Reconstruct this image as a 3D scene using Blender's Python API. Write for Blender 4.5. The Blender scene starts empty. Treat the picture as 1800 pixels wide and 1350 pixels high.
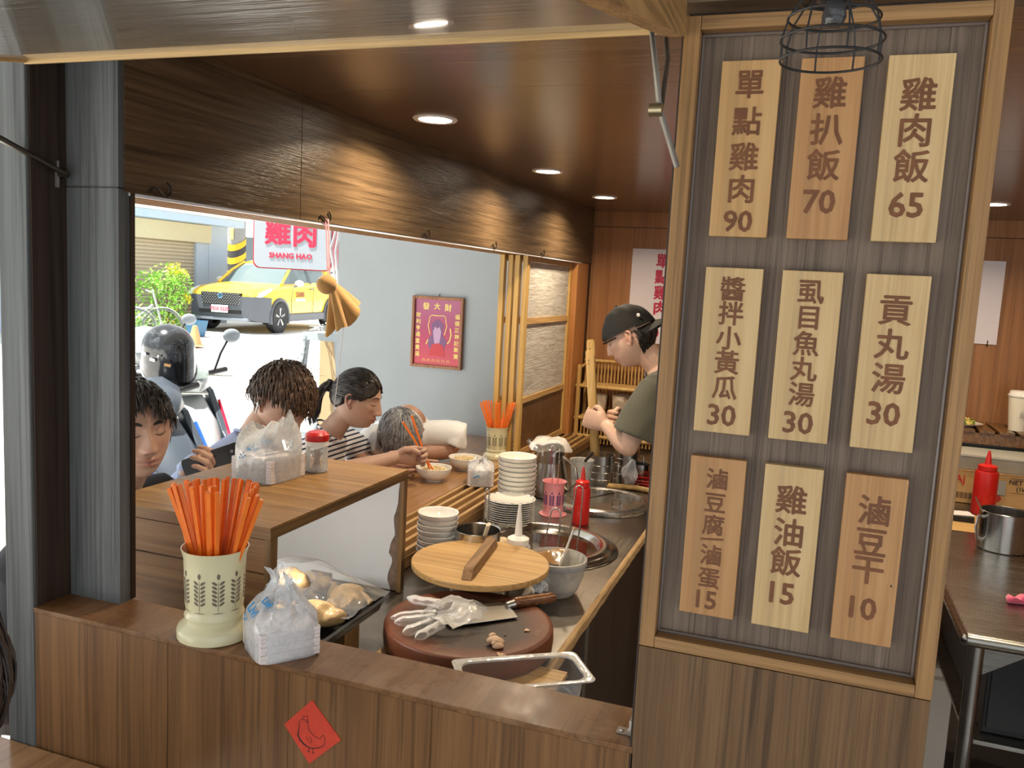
import bpy, bmesh, math, random
import numpy as np
from mathutils import Vector, Matrix, Euler
random.seed(7); RNG = np.random.default_rng(7)
PI = math.pi
SC = bpy.context.scene
COL = SC.collection
# ------------------------------------------------------------------ camera
cam = bpy.data.objects.new('camera', bpy.data.cameras.new('camera')); COL.objects.link(cam)
RM = ((0.9406, 0.3352, 0.0522), (0.0894, -0.0962, -0.9913), (-0.3273, 0.9372, -0.1205))
cr, cd, cf = [Vector(r).normalized() for r in RM]
cd = (cd - cr * cd.dot(cr)).normalized(); cf = cr.cross(cd)
m = Matrix((cr, -cd, -cf)).transposed().to_4x4(); m.translation = (0, 0, 1.65)
cam.matrix_world = m
cam.data.lens = 1475 / 1800 * 36; cam.data.sensor_width = 36; cam.data.clip_start = 0.02; cam.data.clip_end = 200
SC.camera = cam
# ------------------------------------------------------------------ light
w = bpy.data.worlds.new('sky'); SC.world = w; w.use_nodes = True
w.node_tree.nodes['Background'].inputs[0].default_value = (0.95, 0.975, 1.0, 1)
w.node_tree.nodes['Background'].inputs[1].default_value = 1.1
sun = bpy.data.objects.new('sun', bpy.data.lights.new('sun', 'SUN')); COL.objects.link(sun)
sun.data.energy = 14.0; sun.data.angle = 0.01; sun.data.color = (1.0, 0.95, 0.86)
sun.rotation_euler = Vector((-0.30, -0.22, 1.0)).to_track_quat('Z', 'Y').to_euler()
SC.view_settings.view_transform = 'Standard'; SC.view_settings.look = 'None'
SC.view_settings.gamma = 1; SC.view_settings.use_curve_mapping = False
SC.view_settings.exposure = 0.35

# ------------------------------------------------------------------ mesh helpers
def rotm(rx=0, ry=0, rz=0): return Euler((rx, ry, rz)).to_matrix()
class B:
    def __init__(s): s.v = []; s.f = []
    def add(s, vs, fs, M=None, o=None):
        n = len(s.v)
        for v in vs:
            v = Vector(v)
            if M is not None: v = M @ v
            if o is not None: v = v + Vector(o)
            s.v.append(tuple(v))
        s.f += [tuple(i + n for i in f) for f in fs]; return s
    def box(s, x0, x1, y0, y1, z0, z1, M=None, o=None):
        return s.add([(x0,y0,z0),(x1,y0,z0),(x1,y1,z0),(x0,y1,z0),(x0,y0,z1),(x1,y0,z1),(x1,y1,z1),(x0,y1,z1)],
                     [(3,2,1,0),(4,5,6,7),(0,1,5,4),(1,2,6,5),(2,3,7,6),(3,0,4,7)], M, o)
    def loft(s, rings, cap=True, close=True, M=None, o=None):
        n = len(rings[0]); vs = [p for r in rings for p in r]; fs = []
        for k in range(len(rings)-1):
            for i in range(n if close else n-1):
                j = (i+1) % n
                fs.append((k*n+i, k*n+j, (k+1)*n+j, (k+1)*n+i))
        if cap:
            fs.append(tuple(range(n-1, -1, -1))); fs.append(tuple((len(rings)-1)*n+i for i in range(n)))
        return s.add(vs, fs, M, o)
    def lathe(s, prof, n=32, M=None, o=None, cap=False):
        return s.loft([[(r*math.cos(2*PI*i/n), r*math.sin(2*PI*i/n), z) for i in range(n)] for r, z in prof], cap, True, M, o)
    def tube(s, pts, r, n=8, cap=True, flat=1.0, up=None, M=None, o=None):
        pts = [Vector(p) for p in pts]; k = len(pts)
        rs = list(r) if isinstance(r, (list, tuple)) else [r]*k
        rings = []; t = (pts[1]-pts[0]).normalized()
        a = Vector(up) if up else (Vector((0,0,1)) if abs(t.z) < .9 else Vector((1,0,0)))
        nrm = (a - t*a.dot(t)).normalized()
        for i in range(k):
            t = (pts[min(i+1,k-1)] - pts[max(i-1,0)]).normalized()
            nrm = (nrm - t*nrm.dot(t)).normalized(); b = t.cross(nrm)
            ri = rs[i]
            rings.append([tuple(pts[i] + b*(ri*math.cos(2*PI*j/n)) + nrm*(ri*flat*math.sin(2*PI*j/n))) for j in range(n)])
        return s.loft(rings, cap, True, M, o)
    def ball(s, c, r, nu=16, nv=10, M=None, o=None):
        rx, ry, rz = r if isinstance(r, (tuple, list)) else (r, r, r)
        rings = []
        for j in range(nv+1):
            t = PI*j/nv; e = max(math.sin(t), .02)
            rings.append([(rx*e*math.cos(2*PI*i/nu), ry*e*math.sin(2*PI*i/nu), -rz*math.cos(t)) for i in range(nu)])
        if M is not None: rings = [[tuple(M @ Vector(p)) for p in r_] for r_ in rings]
        return s.loft(rings, True, True, None, Vector(c) + Vector(o or (0,0,0)))
    def prism(s, poly, h0, h1, ax='z', M=None, o=None):
        f = {'z': lambda p,h: (p[0],p[1],h), 'y': lambda p,h: (p[0],h,p[1]), 'x': lambda p,h: (h,p[0],p[1])}[ax]
        n = len(poly); a = sum(poly[i][0]*poly[(i+1)%n][1]-poly[(i+1)%n][0]*poly[i][1] for i in range(n))
        if (a < 0) ^ (ax == 'y'): poly = poly[::-1]
        return s.loft([[f(p,h0) for p in poly],[f(p,h1) for p in poly]], True, True, M, o)
    def move(s, M=None, o=None):
        s.v = [tuple((M @ Vector(v) if M is not None else Vector(v)) + Vector(o or (0,0,0))) for v in s.v]; return s
    def noise(s, amp, seed=0, freq=20.):
        rg = np.random.default_rng(seed); ph = rg.uniform(0, 6, (4,3)); d = rg.normal(size=(4,3,3)) * freq
        V = np.array(s.v); D = np.zeros_like(V)
        for k in range(4):
            D += np.sin(V @ d[k].T + ph[k]) * amp / (1 + k*.6)
        s.v = [tuple(p) for p in (V + D)]; return s
    def build(s, name, mat, parent=None, w=False, smooth=False, bevel=0, at=None, kind=None):
        vs = s.v
        if parent is not None and w: off = Vector(parent.location) if parent.parent is None else Vector(parent.parent.location)
        elif at is not None: off = Vector(at)
        elif parent is None and w == 'base':
            A = np.array(vs); off = Vector(((A[:,0].min()+A[:,0].max())/2, (A[:,1].min()+A[:,1].max())/2, A[:,2].min()))
        else: off = Vector((0,0,0))
        me = bpy.data.meshes.new(name); me.from_pydata([tuple(Vector(v)-off) for v in vs], [], s.f); me.update()
        ob = bpy.data.objects.new(name, me); COL.objects.link(ob)
        if parent is not None: ob.parent = parent
        elif at is not None or w == 'base': ob.location = off
        if mat: me.materials.append(mat)
        if smooth: smooth_by_angle(me, 40 if smooth is True else smooth)
        if bevel:
            md = ob.modifiers.new('bevel', 'BEVEL'); md.width = bevel; md.segments = 2; md.limit_method = 'ANGLE'; md.angle_limit = .6
        if kind: ob['kind'] = kind
        return ob
def smooth_by_angle(me, deg):
    me.polygons.foreach_set('use_smooth', [True]*len(me.polygons))
    bm = bmesh.new(); bm.from_mesh(me)
    for e in bm.edges:
        if len(e.link_faces) == 2 and e.calc_face_angle(0) > math.radians(deg): e.smooth = False
    bm.to_mesh(me); bm.free()
def thing(name, label, cat, loc=(0,0,0), rz=0, group=None):
    o = bpy.data.objects.new(name, None); COL.objects.link(o); o.location = loc; o.rotation_euler = (0,0,rz); o.empty_display_size = .05
    return tag(o, label, cat, group)
def tag(o, label, cat, group=None):
    o['label'] = label; o['category'] = cat
    if group: o['group'] = group
    return o
def solo(b, name, label, cat, mat, group=None, **k):
    return tag(b.build(name, mat, None, w='base', **k), label, cat, group)
def struct(b, name, mat, **k):
    o = b.build(name, mat, None, **k); o['kind'] = 'structure'; return o
def dup(root, loc, label=None, rz=None):
    r = root.copy(); COL.objects.link(r); r.location = loc
    if rz is not None: r.rotation_euler = (0,0,rz)
    if label: r['label'] = label
    for ch in list(root.children):
        c = ch.copy(); COL.objects.link(c); c.parent = r
        for g in ch.children:
            d = g.copy(); COL.objects.link(d); d.parent = c
    return r
def arc(c, r, a0, a1, n, ax='xz'):
    out = []
    for i in range(n+1):
        a = a0 + (a1-a0)*i/n; u, v = r*math.cos(a), r*math.sin(a)
        out.append({'xz': (c[0]+u, c[1], c[2]+v), 'xy': (c[0]+u, c[1]+v, c[2]), 'yz': (c[0], c[1]+u, c[2]+v)}[ax])
    return out
def text_b(txt, size, ext=.0008, bold=.0, sx=1.0, align='CENTER', res=2):
    """text as builder, centred, in XZ plane facing -Y"""
    cu = bpy.data.curves.new('t', 'FONT'); cu.body = txt; cu.size = size; cu.extrude = ext; cu.align_x = align
    cu.resolution_u = res
    ob = bpy.data.objects.new('t', cu); COL.objects.link(ob)
    dg = bpy.context.evaluated_depsgraph_get(); me = bpy.data.meshes.new_from_object(ob.evaluated_get(dg))
    b = B(); vs = [tuple(v.co) for v in me.vertices]
    if vs:
        ym = (max(v[1] for v in vs)+min(v[1] for v in vs))/2
        xm = (max(v[0] for v in vs)+min(v[0] for v in vs))/2 if align == 'CENTER' else 0
        fs = [tuple(p.vertices) for p in me.polygons]
        for k in range(8 if bold else 1):
            ox, oy = (bold*math.cos(k*PI/4), bold*math.sin(k*PI/4)) if bold else (0, 0)
            b.add([((v[0]-xm)*sx+ox, -v[2]-k*1e-6, v[1]-ym+oy) for v in vs], fs)
    bpy.data.objects.remove(ob); bpy.data.curves.remove(cu); bpy.data.meshes.remove(me)
    return b
def merge(bs):
    b = B()
    for x in bs: b.add(x.v, x.f)
    return b
def remesh(b, voxel, smooth=2):
    me = bpy.data.meshes.new('r'); me.from_pydata(b.v, [], b.f); ob = bpy.data.objects.new('r', me); COL.objects.link(ob)
    md = ob.modifiers.new('r', 'REMESH'); md.mode = 'VOXEL'; md.voxel_size = voxel
    if smooth: sm = ob.modifiers.new('s', 'SMOOTH'); sm.factor = .5; sm.iterations = smooth
    dg = bpy.context.evaluated_depsgraph_get(); me2 = bpy.data.meshes.new_from_object(ob.evaluated_get(dg))
    r = B(); r.v = [tuple(v.co) for v in me2.vertices]; r.f = [tuple(p.vertices) for p in me2.polygons]
    bpy.data.objects.remove(ob); bpy.data.meshes.remove(me); bpy.data.meshes.remove(me2)
    return r

# ------------------------------------------------------------------ materials
def newmat(name):
    m = bpy.data.materials.new(name); m.use_nodes = True; nt = m.node_tree
    return m, nt, nt.nodes['Principled BSDF']
def N(nt, t, **k):
    n = nt.nodes.new(t)
    for a, v in k.items(): setattr(n, a, v)
    return n
def coords(nt, scale=(1,1,1), gen='Object', rot=(0,0,0)):
    tc = N(nt, 'ShaderNodeTexCoord'); mp = N(nt, 'ShaderNodeMapping'); mp.inputs['Scale'].default_value = scale; mp.inputs['Rotation'].default_value = rot
    nt.links.new(tc.outputs[gen], mp.inputs[0]); return mp.outputs[0]
def noise(nt, vec, scale, detail=4, rough=.6, dist=0):
    n = N(nt, 'ShaderNodeTexNoise'); n.inputs['Scale'].default_value = scale; n.inputs['Detail'].default_value = detail
    n.inputs['Roughness'].default_value = rough; n.inputs['Distortion'].default_value = dist
    nt.links.new(vec, n.inputs['Vector']); return n.outputs['Fac']
def ramp(nt, fac, stops):
    r = N(nt, 'ShaderNodeValToRGB'); e = r.color_ramp.elements
    while len(e) < len(stops): e.new(.5)
    for i, (p, c) in enumerate(stops): e[i].position = p; e[i].color = (*c, 1) if len(c) == 3 else c
    nt.links.new(fac, r.inputs[0]); return r.outputs[0]
def mix(nt, a, b, fac, mode='MIX'):
    m = N(nt, 'ShaderNodeMix', data_type='RGBA', blend_type=mode)
    for s, v in ((6, a), (7, b), (0, fac)):
        if hasattr(v, 'is_output'): nt.links.new(v, m.inputs[s])
        elif s == 0: m.inputs[0].default_value = v
        else: m.inputs[s].default_value = (*v, 1)
    return m.outputs[2]
def bump(nt, bs, h, strength=.2, dist=.001):
    b = N(nt, 'ShaderNodeBump'); b.inputs['Strength'].default_value = strength; b.inputs['Distance'].default_value = dist
    nt.links.new(h, b.inputs['Height']); nt.links.new(b.outputs[0], bs.inputs['Normal']); return b
MC = {}
def P(name, col, rough=.5, metal=0, spec=.5, trans=0, ior=1.45, emit=None, es=1, alpha=1, var=0, vs=8, bmp=0, bs_=60, coat=0, sub=0, sheen=0):
    if name in MC: return MC[name]
    m, nt, b = newmat(name); I = b.inputs
    I['Base Color'].default_value = (*col, 1); I['Roughness'].default_value = rough; I['Metallic'].default_value = metal
    I['Specular IOR Level'].default_value = spec; I['Transmission Weight'].default_value = trans; I['IOR'].default_value = ior; I['Alpha'].default_value = alpha
    I['Coat Weight'].default_value = coat; I['Coat Roughness'].default_value = .08
    if sub: I['Subsurface Weight'].default_value = sub; I['Subsurface Radius'].default_value = (.01,.004,.002)
    if sheen: I['Sheen Weight'].default_value = sheen
    if emit: I['Emission Color'].default_value = (*emit, 1); I['Emission Strength'].default_value = es
    v = coords(nt)
    f = noise(nt, v, vs, 5)
    k = max(var, .03)
    c = ramp(nt, f, [(.3, tuple(x*(1-k) for x in col)), (.7, tuple(min(1, x*(1+k)) for x in col))]); nt.links.new(c, I['Base Color'])
    if bmp: bump(nt, b, noise(nt, v, bs_, 4), bmp, .002)
    MC[name] = m; return m
def wood(name, dark, mid, light, axis='z', sc=1., rough=.45, bmp=.25, spec=.36, streak=.5, dist=.8, wear=None, coat=0):
    if name in MC: return MC[name]
    m, nt, b = newmat(name); i = 'xyz'.index(axis)
    s1 = [22*sc]*3; s1[i] = .9*sc; s2 = [330*sc]*3; s2[i] = 5*sc; s3 = [90*sc]*3; s3[i] = 1.6*sc
    n1 = noise(nt, coords(nt, s1), 1, 4, .6, dist); n2 = noise(nt, coords(nt, s2), 1, 3, .6, .2); n3 = noise(nt, coords(nt, s3), 1, 5, .65, .5)
    c = ramp(nt, n1, [(.28, dark), (.5, mid), (.74, light)])
    st = ramp(nt, n3, [(.36, (1-streak,)*3), (.5, (1,1,1)), (.72, (1.0,1.0,1.0))])
    c = mix(nt, c, st, 1.0, 'MULTIPLY')
    fs = ramp(nt, n2, [(.3, (1-streak*.5,)*3), (.6, (1,1,1))]); c = mix(nt, c, fs, 1.0, 'MULTIPLY')
    if wear:
        n4 = noise(nt, coords(nt), wear[1], 6, .7, .4); c = mix(nt, c, wear[0], ramp(nt, n4, [(.48, (0,0,0)), (.66, (wear[2],)*3)]))
        rr = ramp(nt, n4, [(.4, (rough,)*3), (.65, (min(1, rough+.2),)*3)]); nt.links.new(rr, b.inputs['Roughness'])
    else: b.inputs['Roughness'].default_value = rough
    b.inputs['Specular IOR Level'].default_value = spec; b.inputs['Coat Weight'].default_value = coat; b.inputs['Coat Roughness'].default_value = .2
    nt.links.new(c, b.inputs['Base Color'])
    if bmp: bump(nt, b, mix(nt, n3, n2, .6), bmp, .0015)
    MC[name] = m; return m
def metal(name, col=(.62,.61,.58), rough=.28, axis='x', br=.35, dirt=None):
    if name in MC: return MC[name]
    m, nt, b = newmat(name); i = 'xyz'.index(axis); s = [160]*3; s[i] = 2
    n = noise(nt, coords(nt, s), 1, 3); n2 = noise(nt, coords(nt), 7, 6, .7)
    b.inputs['Metallic'].default_value = 1
    c = ramp(nt, n2, [(.35, tuple(x*.8 for x in col)), (.7, col)])
    if dirt: c = mix(nt, c, dirt[0], ramp(nt, noise(nt, coords(nt), dirt[1], 6, .75, .5), [(.45, (0,0,0)), (.7, (dirt[2],)*3)]))
    nt.links.new(c, b.inputs['Base Color'])
    nt.links.new(ramp(nt, n, [(.2, (rough*.75,)*3), (.8, (min(1, rough*1.35),)*3)]), b.inputs['Roughness'])
    bump(nt, b, n, br*.12, .0003); MC[name] = m; return m
def film(name, tint=(.95,.97,1), op=.35, rough=.15, var=.3):
    """thin translucent plastic film"""
    if name in MC: return MC[name]
    m, nt, b = newmat(name); out = nt.nodes['Material Output']
    t = N(nt, 'ShaderNodeBsdfTransparent'); t.inputs[0].default_value = (.97,.98,.98,1)
    mx = N(nt, 'ShaderNodeMixShader'); b.inputs['Base Color'].default_value = (*tint, 1); b.inputs['Roughness'].default_value = rough
    b.inputs['Specular IOR Level'].default_value = .9
    f = noise(nt, coords(nt), 55, 5, .7, 1.); r = ramp(nt, f, [(.35, (op*(1-var),)*3), (.7, (min(1, op*(1+var)),)*3)])
    fr = N(nt, 'ShaderNodeFresnel'); fr.inputs[0].default_value = 1.55; ad = N(nt, 'ShaderNodeMath', operation='ADD', use_clamp=True); nt.links.new(r, ad.inputs[0]); fm = N(nt, 'ShaderNodeMath', operation='MULTIPLY'); nt.links.new(fr.outputs[0], fm.inputs[0]); fm.inputs[1].default_value = .6; nt.links.new(fm.outputs[0], ad.inputs[1]); b.inputs['Coat Weight'].default_value = .7; b.inputs['Coat Roughness'].default_value = .06
    nt.links.new(ad.outputs[0], mx.inputs[0]); nt.links.new(t.outputs[0], mx.inputs[1]); nt.links.new(b.outputs[0], mx.inputs[2]); nt.links.new(mx.outputs[0], out.inputs[0])
    bump(nt, b, noise(nt, coords(nt), 45, 2, .5, .8), .45, .004); MC[name] = m; return m

M_LAM = wood('brown laminate', (.145,.067,.024), (.205,.099,.036), (.260,.132,.052), 'z', 1.1, .42, .12, streak=.42)
M_LAMX = wood('brown laminate ledge', (.145,.066,.025), (.20,.094,.036), (.265,.134,.056), 'y', 1.1, .27, .10, streak=.35, wear=((.40,.27,.16), 9, .38))
M_LAMLOW = wood('lower panel laminate', (.120,.063,.026), (.165,.090,.038), (.21,.122,.056), 'z', 1.2, .5, .15, streak=.5)
M_GREY = wood('grey weathered wood', (.075,.08,.082), (.12,.13,.132), (.19,.203,.205), 'z', 1.1, .62, .35, streak=.4)
M_DARK = wood('dark umber wood', (.030,.018,.012), (.045,.028,.019), (.06,.04,.028), 'z', 1., .5, .2)
M_BEAM = wood('bronzed beam board', (.088,.055,.029), (.140,.090,.048), (.205,.137,.076), 'y', 1.8, .30, .6, streak=.42, dist=1.5)
M_CEIL = wood('ceiling plank', (.120,.066,.034), (.160,.092,.050), (.20,.120,.068), 'x', 1.0, .2, .06, streak=.25)
M_BACK = wood('back wall veneer', (.30,.125,.045), (.38,.17,.065), (.46,.22,.09), 'z', .8, .42, .08, streak=.28)
M_FRAME = wood('oak frame', (.23,.118,.040), (.315,.17,.062), (.39,.225,.09), 'z', 1.6, .42, .15, streak=.35)
M_FRAMEX = wood('oak frame rail', (.23,.118,.040), (.315,.17,.062), (.39,.225,.09), 'x', 1.6, .42, .15, streak=.35)
M_PINE = wood('yellow pine', (.50,.29,.08), (.66,.41,.13), (.74,.50,.19), 'z', 1.5, .45, .15, streak=.3)
M_PINEY = wood('yellow pine lengthwise', (.50,.28,.10), (.62,.38,.15), (.70,.46,.20), 'y', 1.5, .45, .15, streak=.35)
M_PINEX = wood('yellow pine crosswise', (.50,.29,.10), (.64,.40,.15), (.72,.48,.20), 'x', 1.5, .45, .15, streak=.35)
M_BOARD = wood('panel grain board', (.110,.075,.052), (.155,.110,.078), (.20,.148,.108), 'z', 1.9, .5, .3, streak=.42, dist=1.2)
M_STEEL = metal('stainless steel'); M_STEELV = metal('brushed steel upright', axis='z')
M_WORK = metal('worn steel worktop', (.31,.28,.24), .32, 'y', .4, dirt=((.10,.085,.07), 5, .6))
M_BLACK = P('black paint', (.012,.012,.013), .45); M_WHITE = P('white plaster', (.80,.82,.83), .8, var=.04)
M_CERAM = P('cream ceramic', (.80,.78,.70), .12, var=.02, coat=.5)
M_RED = P('red plastic', (.52,.012,.010), .35); M_ORANGE = P('orange chopstick', (.86,.20,.02), .42, var=.12, vs=30)
# ================================================================== STRUCTURE
struct(B().box(-1.9, 2.6, -2.6, 6.0, -.10, 0), 'floor', P('dark floor tile', (.10,.095,.09), .5, var=.2))
# street surface, rising a little with distance
b = B(); nx, ny = 14, 14
for j in range(ny+1):
    for i in range(nx+1):
        x = -1.9 - 34*i/nx; y = -8 + 48*j/ny; d = math.hypot(x, y)
        b.v.append((x, y, -.02 + .25*min(1, max(0, (d-5)/12))))
for j in range(ny):
    for i in range(nx):
        a = j*(nx+1)+i; b.f.append((a, a+nx+1, a+nx+2, a+1))
struct(b, 'ground', P('street concrete', (.62,.62,.60), .85, var=.06, bmp=.2))
# ceiling of the stall: planks with joints, running along x
YS = [1.06, 1.62, 2.42, 3.22, 4.02, 4.34]
ce = struct(B().box(-1.13, 1.72, 1.06, 4.36, 2.042, 2.10), 'ceiling', M_DARK)
for a, c in zip(YS[:-1], YS[1:]):
    B().box(-1.10, 1.70, a+.0012, c-.0012, 2.035, 2.047).build('ceiling_panel', M_CEIL, ce)
wb = struct(B().box(-1.16, 1.72, 4.31, 4.42, -.0, 2.10), 'wall_back', M_DARK)
xs = [-1.104, -.88, -.52, .08, .68, 1.28, 1.70]
for a, c in zip(xs[:-1], xs[1:]):
    B().box(a+.0008, c-.0008, 4.30, 4.312, 0, 1.957).build('wall_panel', M_BACK, wb)
B().box(-1.104, 1.70, 4.298, 4.312, 1.960, 2.035).build('wall_panel', M_BACK, wb)
struct(B().box(1.68, 1.74, 1.06, 4.36, 0, 2.10), 'wall_right', M_BACK)
# beam over the street window
bm_ = struct(B().box(-1.30, -1.104, 1.128, 4.31, 1.785, 2.60), 'wall_left', M_DARK)
for a, c in ((1.129, 1.64), (1.642, 4.30)):
    B().box(-1.106, -1.0965, a, c, 1.766, 2.037).build('fascia_board', M_BEAM, bm_)
# underside track of the sliding window
tr = struct(B().box(-1.29, -1.102, 1.14, 4.25, 1.777, 1.786), 'window_1', wood('window track wood', (.13,.05,.028), (.17,.065,.035), (.2,.08,.045), 'y', 1, .4))
for k in range(5):
    x = -1.155 - k*.029
    B().box(x-.0035, x+.0035, 1.14, 4.25, 1.765, 1.777).build('track_rail', P('rail edge ochre', (.50,.28,.10), .4), tr)
B().box(-1.1070, -1.0985, 1.14, 4.1, 1.7605, 1.7655).build('edge_strip', P('white edge strip', (.85,.85,.86), .4), tr)
# corner posts at the left
struct(B().box(-1.2790, -1.2165, 1.043, 1.142, -.0, 2.6), 'trim_1', M_GREY, bevel=.002)
pst = struct(B().box(-1.2165, -1.100, 1.118, 1.142, 1.05, 2.06), 'trim_2', M_GREY)
B().box(-1.2165, -1.100, 1.1155, 1.13, 1.7705, 1.772).build('joint', M_DARK, pst)
struct(B().box(-1.2160, -1.2125, 1.049, 1.118, 1.052, 2.05), 'trim_3', M_DARK)
struct(B().box(-1.13, -1.0975, 1.1425, 1.152, 1.052, 1.786), 'trim_4', M_DARK)
# lintel over opening, and upper wall
struct(B().box(-1.2165, 1.70, 1.048, 1.128, 1.990, 2.6), 'trim_5', wood('lintel board', (.16,.11,.065), (.22,.155,.095), (.28,.2,.125), 'x', 1.2, .5))
struct(B().box(-2.9, 2.6, -1.3, 6.2, 2.62, 2.8), 'trim_6', P('arcade soffit', (.42,.41,.38), .8))
# grey end wall of the seating bay
we = struct(B().box(-2.275, -1.27, 3.752, 3.86, -.0, 2.62), 'wall_end', P('pale grey painted wall', (.37,.405,.425), .55, var=.05, vs=2.5, bmp=.15, bs_=9))
struct(B().box(-1.27, -1.10, 4.26, 4.36, 0, 2.62), 'wall_side', M_DARK)
# orange post where sliding window ends
struct(B().box(-1.142, -1.101, 4.05, 4.258, .90, 1.765), 'trim_7', wood('reddish post', (.42,.17,.05), (.52,.23,.075), (.6,.29,.1), 'z', 1.3, .4, .1, streak=.3), bevel=.002)
# street facing low wall below dining counter
struct(B().box(-1.18, -1.12, 1.5, 4.26, 0, .868), 'baseboard_left', M_LAM)

# ================================================================== FRONT COUNTER (laminate front + ledge)
fc = thing('serving_counter', 'brown laminate serving counter with a narrow worn ledge, red chicken note on its front', 'counter', (-.69, 1.09, 0))
xp = [-1.2165, -.93, -.70, -.46, -.169]
for a, c in zip(xp[:-1], xp[1:]):
    B().box(a+.0004, c-.0004, 1.0445, 1.06, 0, 1.041).build('front_panel', M_LAM, fc, w=True)
B().box(-1.2165, -.17, 1.043, 1.148, 1.0415, 1.05).build('ledge', M_LAMX, fc, w=True, bevel=.0012)
B().box(-1.2165, -.17, 1.06, 1.145, .55, 1.0405).build('carcass', M_DARK, fc, w=True)
# hinge at the right end of ledge
h = thing('hinge', 'small steel hinge plate screwed to right end of the ledge', 'hinge', (-.188, 1.078, 1.0505))
B().box(-.010, .012, -.009, .009, 0, .0015).build('plate', M_STEEL, h)
B().tube([(.009,-.012,.006),(.009,.012,.006)], .0042, 10).build('barrel', M_STEEL, h, smooth=True)
B().box(.0075, .0105, -.010, .010, .004, .022).build('leaf', M_STEEL, h)
B().lathe([(.0001,.003),(.003,.003),(.0035,.0015)], 12, o=(-.004,0,0)).build('screw', M_STEEL, h, smooth=True)

# ================================================================== MENU BOARD
YF = 1.044
mb = thing('menu_board', 'tall oak-framed menu board column holding nine carved wooden plaques', 'menu board', (0, YF+.02, 0))
def fbox(x0,x1,z0,z1,m,name): B().box(x0,x1,YF,YF+.03,z0,z1).build(name, m, mb, w=True, bevel=.0012)
fbox(-.1722, -.1522, 1.1915, 1.9735, M_FRAME, 'frame_stile'); fbox(.1545, .1728, 1.1915, 1.9735, M_FRAME, 'frame_stile')
fbox(-.1520, .1543, 1.9575, 1.9735, M_FRAMEX, 'frame_rail'); fbox(-.1520, .1543, 1.1915, 1.2068, M_FRAMEX, 'frame_rail')
xs = [-.1525,-.105,-.052,-.012,.034,.072,.118,.1548]
for a, c in zip(xs[:-1], xs[1:]):
    B().box(a, c-.0003, YF+.0215, YF+.028, 1.2060, 1.9580).build('back_board', M_BOARD, mb, w=True)
# clear sealant bead round the recess
sl = B()
for p, q in (((-.151,1.209),(.153,1.209)), ((.1525,1.209),(.1525,1.956)), ((.153,1.9555),(-.151,1.9555)), ((-.151,1.956),(-.151,1.209))):
    sl.tube([(p[0],YF+.0190,p[1]),(q[0],YF+.0190,q[1])], .0026, 6)
sl.build('sealant_bead', P('greyish sealant', (.13,.10,.085), .25), mb, w=True, smooth=True)
B().box(-.171, .172, YF+.0005, YF+.034, .30, 1.1905).build('lower_panel', M_LAMLOW, mb, w=True)
B().box(-.1735, -.1715, YF, YF+.036, .30, 1.9735).build('side_edge', M_DARK, mb, w=True)
B().box(-.171, .172, YF+.030, YF+.036, 1.19, 1.985).build('rear_panel', M_DARK, mb, w=True)

PLW = {0: ((.40,.22,.078),(.49,.29,.115),(.57,.355,.155)), 1: ((.34,.165,.06),(.42,.22,.085),(.48,.27,.112)), 2: ((.46,.30,.13),(.54,.37,.175),(.61,.44,.225))}
tones = [0,1,2,2,2,2,1,2,1]
ROWS = [(1.9225,1.7180),(1.6810,1.4785),(1.4470,1.2435)]
CX = [-.0912,-.0017,.0908]
MENU = [
 ('單點雞肉','90',[.135,.34,.54,.725],.91,.0345), ('雞扒飯','70',[.19,.39,.585],.79,.037), ('雞肉飯','65',[.21,.40,.59],.80,.038),
 ('醬拌小黃瓜','30',[.125,.27,.42,.565,.72],.89,.0305), ('虱目魚丸湯','30',[.12,.27,.42,.57,.72],.89,.0305), ('貢丸湯','30',[.20,.39,.585],.79,.037),
 ('滷豆腐／滷蛋','15',[.13,.28,.42,.51,.61,.76],.90,.0275), ('雞油飯','15',[.20,.40,.58],.78,.037), ('滷豆干','10',[.20,.39,.56],.79,.037)]
LAB = ['four characters and price 90, top left of the board','price 70, top centre under the wire lamp cage','three characters and price 65, top right of the board',
 'five characters and price 30, middle row left','five characters and price 30, middle row centre','three characters and price 30, middle row right',
 'small characters, a slash and price 15, bottom left','three characters and price 15, bottom centre, pale wood','three characters and price 10, bottom right, with a dark knot']
M_ENG = P('burnt engraving', (.150,.055,.018), .6, var=.25, vs=60)
dz9 = [0,-.001,0,0,0,0,.001,0,0]
for k, (chs, price, fr, pf, cs) in enumerate(MENU):
    r, c = divmod(k, 3); z1, z0 = ROWS[r]; H_ = z1 - z0; cx = CX[c]
    dk, mi, li = PLW[tones[k]]
    mw = wood('plaque wood %s' % 'abcdefghi'[k], dk, mi, li, 'z', .9+.25*(k % 3), .42, .06, streak=.16, dist=2.2)
    t = thing('menu_plaque', ('honey','reddish','pale')[tones[k]] + ' wooden plaque carved with ' + LAB[k], 'menu plaque', (cx, 1.0595, z0), 0, 'carved plaques on the menu board')
    B().box(-.0337, .0337, -.0075, .0058, 0, H_).build('plaque', mw, t, bevel=.0008)
    tb = []
    for ch, f in zip(chs, fr):
        if ch == '／': g = B().box(-.014, .014, -.0008, 0, -.0011, .0011, M=rotm(0, -.10, 0)); g.move(o=(0,0,0))
        else: g = text_b(ch, cs*1.0, .0004, cs*.018)
        if k in (3, 4, 6): sy = .92
        else: sy = 1.
        g.move(o=(0, -.0078, H_*(1-f))); tb.append(g)
    g = text_b(price, cs*1.0 if k not in (3,4,6) else cs*1.18, .0004, cs*.022); g.move(o=(-.001, -.0078, H_*(1-pf))); tb.append(g)
    merge(tb).build('engraved_text', M_ENG, t)
    if k == 8: B().ball((.027,-.0077,.075), (.0009,.0005,.0016), 8, 6).build('knot', M_BLACK, t)

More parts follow.
